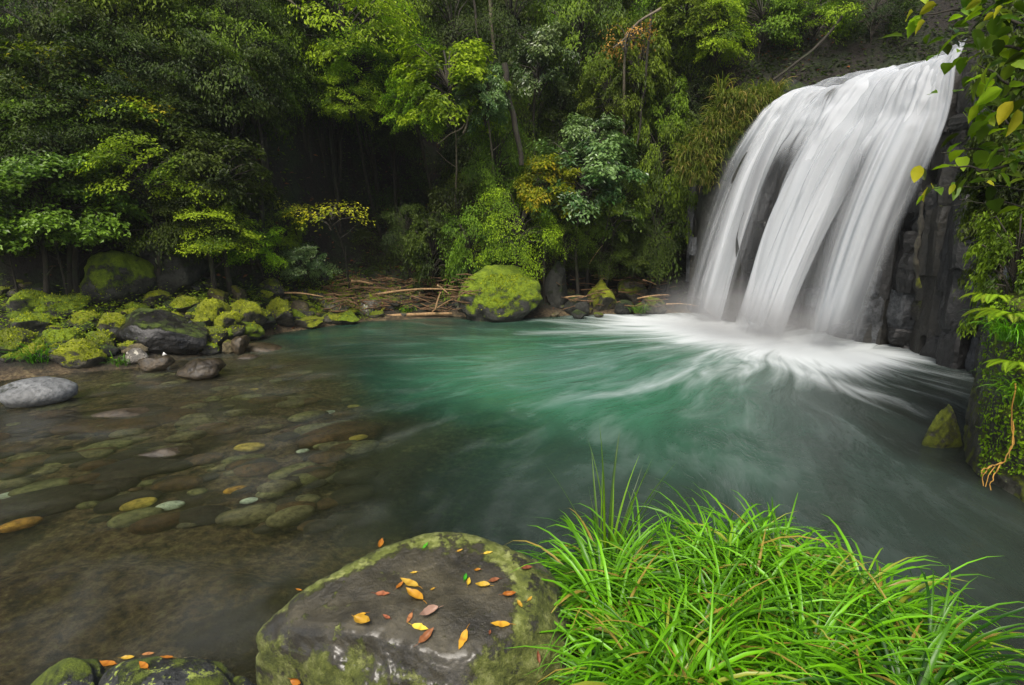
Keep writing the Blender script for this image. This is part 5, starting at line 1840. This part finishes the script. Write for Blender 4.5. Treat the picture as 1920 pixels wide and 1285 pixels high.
r = np.random.default_rng(3)
oc_pts = []
for i in range(1500):
    oc_pts.append((max(1850 + r.normal(0, 6), 1935 - abs(r.normal(0, 62))), r.uniform(560, 890)))
aimed_leaves("creeper_leaves", oc, oc_pts, 'leaf_bright', 0.035, seed=1)
M['moss_tuft'] = leaf_mat("moss_tufts", (0.09, 0.13, 0.005), (0.46, 0.50, 0.015), 0.3)
class _O:
    location = (0, 0, 0)


mp_ = []
for i in range(16000):
    px, py = r.uniform(0, 720), r.uniform(535, 690)
    if py < np.interp(px, [0, 350, 480, 700], [690, 668, 632, 600]):
        mp_.append((px, py))
for i in range(3500):
    mp_.append((r.normal(940, 36), r.uniform(515, 600)))
P, D, Nn = [], [], []
for px, py in mp_:
    rr_ = Vector(ray(px, py)).normalized()
    hit, loc, nrm, idx, ob, mat = scene.ray_cast(dgv, Vector((0, 0, CAM_H)), rr_)
    if not hit or not ob.name.startswith(("stone", "bank_stone", "mossy_boulder")) or 'moss' not in ob.data.materials[0].name:
        continue
    if nrm.dot(rr_) > 0:
        nrm = -nrm
    if nrm.z < 0.25 + r.uniform(-.25, .25):
        continue
    nv = np.array(nrm)
    P.append(np.array(loc) - nv * 0.004)
    D.append(nv + r.normal(0, .8, 3) + np.array((0, 0, .2)))
    Nn.append(r.normal(0, 1, 3))
P, D, Nn = map(np.array, (P, D, Nn))
Ls = r.uniform(.018, .05, len(P))
V, F = leaf_arrays(P, D, Nn, Ls, Ls * 0.55)
link("moss", mesh_np("moss", V, F, False, [M['moss_tuft']], {"tint": np.repeat(r.beta(2, 2, len(P)), 4)}), kind="stuff")
print("moss tufts", len(P))
rb_pts = [(r.normal(940, 34), r.normal(575, 18)) for _ in range(260)]
rb.scale = rb.scale


def fern(px, py, D, size, label, nf=9, facing=-2.4, seed=0):
    r = np.random.default_rng(seed)
    p = W(px, py, D)
    o = thing("fern", label, "fern", tuple(p))
    for k in range(nf):
        a = facing + (k / (nf - 1) - .5) * 2.6 + r.normal(0, .1)
        L = size * r.uniform(.7, 1.1)
        n = 30
        t = np.linspace(0, 1, n)
        el = R(55) - t * R(105)
        st = L / n
        x = np.cumsum(np.cos(el) * math.cos(a) * st)
        y = np.cumsum(np.cos(el) * math.sin(a) * st)
        z = np.cumsum(np.sin(el) * st)
        C = np.column_stack([x, y, z])
        acc = Acc()
        V, F = tube_arrays(C, np.linspace(.003, .0012, n), 4)
        acc.add(V, F, 0.3)
        side = np.array((-math.sin(a), math.cos(a), 0))
        fw = np.gradient(C, axis=0)
        fw /= np.linalg.norm(fw, axis=1)[:, None]
        for s in (-1, 1):
            for sub in (0, 0.5):
                PP = C + fw * st * sub
                DD = side * s + fw * 0.35 + np.array((0, 0, -.15))
                LL = L * 0.19 * np.sin(np.pi * np.clip(t * .9 + .08, 0, 1)) ** .8
                NN = np.cross(side, fw) * -1
                V, F = leaf_arrays(PP, DD, NN + 0.0001, LL, np.full(n, L * 0.017), 0.1)
                acc.add(V, F, r.uniform(.3, .9))
        link("frond", acc.mesh("frond", [M['leaf_bright']], False, "tint"), o)
    return o


fern(1895, 600, 4.6, 0.36, "bright green fern on the mossy wall at the right edge", 11, -2.2, 1)
fern(1905, 690, 4.4, 0.30, "fern hanging lower on the right mossy wall", 9, -2.4, 2)
fern(1865, 565, 5.2, 0.34, "fern at the back corner of the right mossy wall", 9, -2.8, 3)
V, F, t = tuft_mesh("grass_tuft", [(0, 0, 0), (0.05, -.12, 0.0)], 60, 0.34, 0.009, 'grass', 51, 0.8, (-.5, -.5), 0.04, 0.02, (1.4, 2.6))
for px, py, D, lab in ((1890, 640, 4.4, "grass tuft hanging on the right wall under the upper fern"), (1915, 760, 4.1, "grass tuft hanging at the right edge halfway down the wall")):
    thing("grass_tuft", lab, "grass", tuple(W(px, py, D)), None, mesh_np("grass_tuft", V, F, True, [M['grass']], {"tint": t * .8}))

# golden roots reaching the water below the outcrop
M['root'] = bark_mat("golden_root", (0.3, 0.14, 0.02), (0.6, 0.34, 0.07))
ro = thing("hanging_root", "orange golden roots dangling to the water from the right wall", "root", tuple(W(1890, 850, 4.15)))
ol_ = np.array(ro.location)
for pth in ([(1900, 790), (1898, 840), (1880, 868), (1858, 880), (1848, 912)], [(1880, 868), (1862, 872), (1846, 884), (1842, 910)], [(1875, 870), (1868, 885), (1860, 900), (1856, 918)],
            [(1905, 720), (1896, 770), (1900, 830), (1890, 858)], [(1860, 876), (1848, 878), (1838, 888)]):
    P = np.array([W(a, b_, 4.08) for a, b_ in pth])
    f = np.linspace(0, len(P) - 1, 14)
    Q = np.column_stack([np.interp(f, np.arange(len(P)), P[:, k]) for k in range(3)]) - ol_
    Q += 0.006 * np.column_stack([np.sin(f * 7), np.cos(f * 5), np.sin(f * 6)])
    V, F = tube_arrays(Q, np.linspace(.0055, .003, 14), 6)
    link("root", mesh_np("root", V, F, True, [M['root']]), ro)

# ------------------------------------------------------------ driftwood
def driftwood(a, b, D, rad, label, mat='drift', bendy=0.04, tip=0.4, group=None):
    A, B = W(a[0], a[1], D), W(b[0], b[1], D + random.uniform(-.15, .15))
    n = 10
    f = np.linspace(0, 1, n)[:, None]
    L = np.linalg.norm(B - A)
    ph = random.uniform(0, 6)
    Q = A + (B - A) * f + bendy * L * np.column_stack([0 * f[:, 0], np.sin(f[:, 0] * 3 + ph), np.sin(f[:, 0] * math.pi)])
    V, F = tube_arrays(Q - A, rad * (1 - (1 - tip) * f[:, 0]) * (1 + 0.12 * np.sin(f[:, 0] * 17 + ph)), 7)
    # closed ends
    nV = len(V)
    V = np.vstack([V, [Q[0] - A], [Q[-1] - A]])
    a0 = np.arange(7)
    caps = np.vstack([np.column_stack([np.full(7, nV), (a0 + 1) % 7, a0]), np.column_stack([np.full(7, nV + 1), a0 + nV - 7, (a0 + 1) % 7 + nV - 7])])
    return thing("driftwood", label, "driftwood", tuple(A), group, mesh_np("driftwood", V, [F, caps], True, [M[mat]]))


driftwood((716, 594), (848, 588), 13.0, 0.045, "pale straight log floating along the water left of the round boulder", bendy=0.01, tip=.8)
driftwood((486, 560), (606, 556), 12.2, 0.032, "long pale curved pole lying across the mossy stones", bendy=0.08)
driftwood((816, 582), (826, 548), 13.0, 0.03, "short forked stick standing upright at the driftwood pile")
driftwood((810, 585), (850, 560), 13.1, 0.016, "thin stick leaning right at the driftwood pile")
driftwood((658, 528), (700, 533), 14.0, 0.045, "broken pale plank like branch at the back of the driftwood pile")
driftwood((640, 541), (760, 548), 13.8, 0.03, "long brown branch across the back of the driftwood pile", 'drift_dark')
driftwood((700, 553), (860, 545), 13.6, 0.034, "long orange brown branch through the middle of the driftwood pile")
driftwood((820, 535), (842, 552), 13.4, 0.022, "short steep stick at the right of the driftwood pile")
driftwood((770, 556), (812, 570), 13.3, 0.018, "thin brown stick sloping down to the log", 'drift_dark')
driftwood((845, 530), (905, 520), 13.6, 0.02, "brown stick resting behind the round mossy boulder", 'drift_dark')
driftwood((862, 560), (884, 522), 13.5, 0.02, "reddish stick standing left of the round mossy boulder", 'drift_dark')
driftwood((1060, 558), (1100, 556), 13.2, 0.018, "pale twig on the shore right of the tall grey slab")
driftwood((1195, 560), (1255, 553), 13.4, 0.02, "pale stick lying near the left side of the waterfall")
driftwood((1205, 525), (1232, 535), 13.7, 0.02, "grey stick sloping above the far shore", 'drift_dark')
driftwood((1250, 571), (1310, 574), 13.0, 0.016, "thin pale stick seen through the left edge of the falling water")
driftwood((72, 535), (102, 520), 10.4, 0.018, "thin orange twig above the stones at the far left", 'drift_dark')
driftwood((152, 545), (158, 528), 10.6, 0.014, "short upright orange stick left of the tall mossy boulder")
driftwood((20, 532), (130, 528), 10.9, 0.02, "long brown branch lying under the left bushes", 'drift_dark')
driftwood((425, 567), (432, 553), 11.8, 0.016, "small dark forked stick on the back row stones", 'drift_dark')
driftwood((1105, 495), (1130, 460), 14.0, 0.012, "thin pale dead stick rising above the far shore")
acc = Acc()
r = np.random.default_rng(77)
for i in range(420):
    px, py = r.uniform(610, 880), r.uniform(522, 585)
    if i > 340:
        px, py = r.uniform(1050, 1260), r.uniform(520, 580)
    loc, nrm = aim(px, py)
    P = np.array(loc) + np.array((0, 0, r.uniform(.0, .10)))
    a = r.normal(0, .5)
    L = r.uniform(.15, .6)
    d = np.array((math.cos(a), math.sin(a) * .6, r.normal(0, .18))) * L
    V, F = tube_arrays([P - d / 2, P + np.array((0, 0, r.normal(0, .03))), P + d / 2], np.array((.9, 1, .6)) * r.uniform(.006, .016), 5)
    acc.add(V, F)
link("twig_debris", acc.mesh("twig_debris", [M['drift_dark']]), kind="stuff")

# ------------------------------------------------------------ overhanging tree, upper right, near the camera
def big_leaf(seed, wid=0.62):
    n = 9
    t = np.linspace(0, 1, n)
    w = wid * np.sin(np.pi * t ** 0.75) ** 0.85
    w[-1] = 0
    rr = np.random.default_rng(seed)
    cv = rr.uniform(.1, .35)
    V = []
    for i in range(n):
        for s in (-1, -.5, 0, .5, 1):
            V.append((t[i], s * w[i] * .5, -cv * t[i] ** 2 + abs(s) * w[i] * .18 + .02 * math.sin(t[i] * 18) * abs(s)))
    V = np.array(V)
    F = grid_faces(5, n)
    return V, F


LM = {}
for k in ('leaf_gloss', 'leaf_bright', 'leaf_yellow', 'leaf_mid', 'leaf_dark'):
    LM[k] = []
    for i in range(3):
        V, F = big_leaf(i, .5 + .08 * i)
        LM[k].append(mesh_np("leaf", V, F, True, [M[k]], {"tint": np.full(len(V), .35 + .22 * i)}))
ot = thing("overhanging_tree", "leafy tree hanging in from the upper right corner close to the viewer", "tree", (4.2, 3.2, 2.0))
oo = np.array(ot.location)


def twig(pth, D0, D1, r0, r1):
    P = np.array([W(a, b_, D0 + (D1 - D0) * i / (len(pth) - 1)) for i, (a, b_) in enumerate(pth)])
    f = np.linspace(0, len(P) - 1, 16)
    Q = np.column_stack([np.interp(f, np.arange(len(P)), P[:, k]) for k in range(3)])
    Q += 0.008 * np.column_stack([np.sin(f * 5), np.cos(f * 4), np.sin(f * 6)])
    V, F = tube_arrays(Q - oo, np.linspace(r0, r1, 16), 6)
    link("branch", mesh_np("branch", V, F, True, [M['bark']]), ot)
    return Q


lv = 0


def leaf_at(p, L, k, az=None, el=None, roll=None):
    global lv
    lv += 1
    o = link("leaf", random.choice(LM[k]), ot)
    o.location = p - oo
    o.scale = (L, L, L)
    az = random.uniform(0, 6.28) if az is None else az
    el = random.uniform(-.2, 1.0) if el is None else el
    o.rotation_euler = (random.uniform(-.6, .6) if roll is None else roll, el, az)
    return o


paths = [([(1960, 60), (1900, 40), (1820, 20), (1735, 25)], 3.6, 3.9), ([(1960, 110), (1920, 95), (1850, 80), (1800, 75)], 3.5, 3.8),
         ([(1960, 180), (1930, 170), (1880, 150), (1835, 120)], 3.4, 3.7), ([(1965, 260), (1940, 250), (1890, 230), (1860, 205)], 3.3, 3.5),
         ([(1960, 300), (1920, 285), (1850, 280), (1765, 285)], 3.5, 3.8), ([(1960, 300), (1930, 306), (1840, 318), (1780, 310)], 3.4, 3.6),
         ([(1960, -20), (1930, -10), (1850, -30)], 3.4, 3.7)]
for pth, D0, D1 in paths:
    Q = twig(pth, D0, D1, .012, .004)
    for i in range(41):
        f = random.uniform(.08, 1)
        p = Q[min(15, int(f * 15))] + np.array([random.gauss(0, .10), random.gauss(0, .16), random.gauss(0, .10)])
        if pth[-1] == (1765, 285) or pth[-1] == (1780, 310):
            if random.random() < .35:
                continue
        leaf_at(p, random.uniform(.08, .14), random.choice(['leaf_gloss', 'leaf_mid', 'leaf_dark', 'leaf_gloss', 'leaf_bright']))
for pth in ([(1960, 360), (1900, 352), (1800, 348), (1745, 352)], [(1960, 395), (1900, 382), (1830, 378), (1785, 384)], [(1830, 318), (1850, 345), (1880, 360)], [(1790, 350), (1800, 375), (1840, 380)]):
    twig(pth, 3.5, 3.6, .005, .002)
for px, py, L, k, el, az in ((1725, 310, .095, 'leaf_yellow', 1.35, 2.0), (1900, 190, .13, 'leaf_yellow', 1.1, 2.5), (1908, 205, .14, 'leaf_yellow', 1.3, 1.0), (1740, 352, .09, 'leaf_yellow', 1.0, 3.6),
                             (1735, 368, .07, 'leaf_bright', .7, 3.0), (1790, 345, .06, 'leaf_yellow', 1.2, 2.0), (1745, 345, .05, 'leaf_yellow', .4, .5), (1850, 342, .06, 'leaf_yellow', .2, 0),
                             (1735, 40, .10, 'leaf_yellow', .8, 3.3), (1712, 22, .08, 'leaf_yellow', .7, 3.5), (1756, 8, .10, 'leaf_yellow', .4, 3.0), (1840, 3, .10, 'leaf_yellow', .3, 3.1),
                             (1880, 12, .08, 'leaf_yellow', .9, 3.1), (1865, 25, .06, 'leaf_yellow', .5, 2.8), (1870, 140, .14, 'leaf_bright', .6, 3.4), (1880, 168, .13, 'leaf_bright', .5, 2.6),
                             (1858, 120, .14, 'leaf_bright', .8, 3.6)):
    leaf_at(W(px, py, 3.3), L, k, az, el, 0.9)
V, F = tube_arrays(np.array([(5.3, 3.0, 1.6), (5.1, 3.1, 3.0), (5.0, 3.3, 4.5), (4.8, 3.4, 6.2)]) - oo, [.16, .13, .1, .06], 10)
link("trunk", mesh_np("trunk", V, F, True, [M['bark']]), ot)
print("leaves", lv, "trees", tree_id)

# hanging mossy vines on the dark cliff
for i, (pth, D, lab) in enumerate((([(1728, 360), (1726, 430), (1716, 480), (1722, 540)], 8.3, "yellow green mossy vine hanging down the dark cliff"),
                                   ([(1840, 320), (1830, 370), (1822, 440)], 7.2, "moss strand hanging on the cliff under the overhanging leaves"),
                                   ([(1870, 380), (1880, 440), (1876, 520), (1862, 580)], 7.0, "grey root running down the cliff near the right edge"))):
    P = np.array([W(a, b_, D) for a, b_ in pth])
    f = np.linspace(0, len(P) - 1, 16)
    Q = np.column_stack([np.interp(f, np.arange(len(P)), P[:, k]) for k in range(3)])
    V, F = tube_arrays(Q - Q[0], 0.035 * (1 + .4 * np.sin(f * 9)) * (1 - .2 * f / len(P)), 7)
    thing("vine", lab, "vine", tuple(Q[0]), None, mesh_np("vine", V, F, True, [M['stone_moss' if i < 2 else 'bark_pale']]))

# ------------------------------------------------------------ damp air
hz = bpy.data.materials.new("haze")
hz.use_nodes = True
nt = hz.node_tree
nt.nodes.remove(nt.nodes["Principled BSDF"])
pv = nt.nodes.new("ShaderNodeVolumePrincipled")
pv.inputs["Color"].default_value = (0.9, 0.95, 0.93, 1)
pv.inputs["Density"].default_value = 0.0008
pv.inputs["Anisotropy"].default_value = 0.2
nt.links.new(pv.outputs[0], nt.nodes["Material Output"].inputs["Volume"])
hb = bmesh.new()
bmesh.ops.create_cube(hb, size=1)
hm = bpy.data.meshes.new("haze")
hb.to_mesh(hm)
hb.free()
hm.materials.append(hz)
zt = float(ground_z(np.array([-30.0, 0, 25]), np.array([46.0, 46, 46])).max()) + 14
ho = link("haze", hm, None, (-2, 16, (zt - 5) / 2), kind="stuff")
ho.scale = (62, 66, zt + 5)

# spray hanging over the foot of the fall
mm = bpy.data.materials.new("mist")
mm.use_nodes = True
nt = mm.node_tree
nt.nodes.remove(nt.nodes["Principled BSDF"])
pv = nt.nodes.new("ShaderNodeVolumePrincipled")
pv.inputs["Color"].default_value = (0.97, 0.98, 0.98, 1)
tc = nt.nodes.new("ShaderNodeTexCoord")
ln = nt.nodes.new("ShaderNodeVectorMath")
ln.operation = 'LENGTH'
nt.links.new(tc.outputs["Object"], ln.inputs[0])
dn = maprange(nt, ln.outputs["Value"], 0.1, 1.0, 1.0, 0.0)
nz = noise(nt, tc.outputs["Object"], 2.2, 3)
nt.links.new(math_(nt, 'MULTIPLY', math_(nt, 'MULTIPLY', dn, maprange(nt, nz, 0.3, 0.7, 0.3, 1.0)), 0.9), pv.inputs["Density"])
nt.links.new(pv.outputs[0], nt.nodes["Material Output"].inputs["Volume"])
bm = bmesh.new()
bmesh.ops.create_icosphere(bm, subdivisions=3, radius=1)
me = bpy.data.meshes.new("mist")
bm.to_mesh(me)
bm.free()
me.materials.append(mm)
mc_ = (FOOT_A + FOOT_B) / 2 + np.array((-0.35, -0.3))
mo = link("mist", me, None, (mc_[0], mc_[1], 0.25), kind="stuff")
mo.scale = (1.15, 2.7, 1.15)
mo.rotation_euler = (0, 0, math.atan2(AB[1], AB[0]) - math.pi / 2)
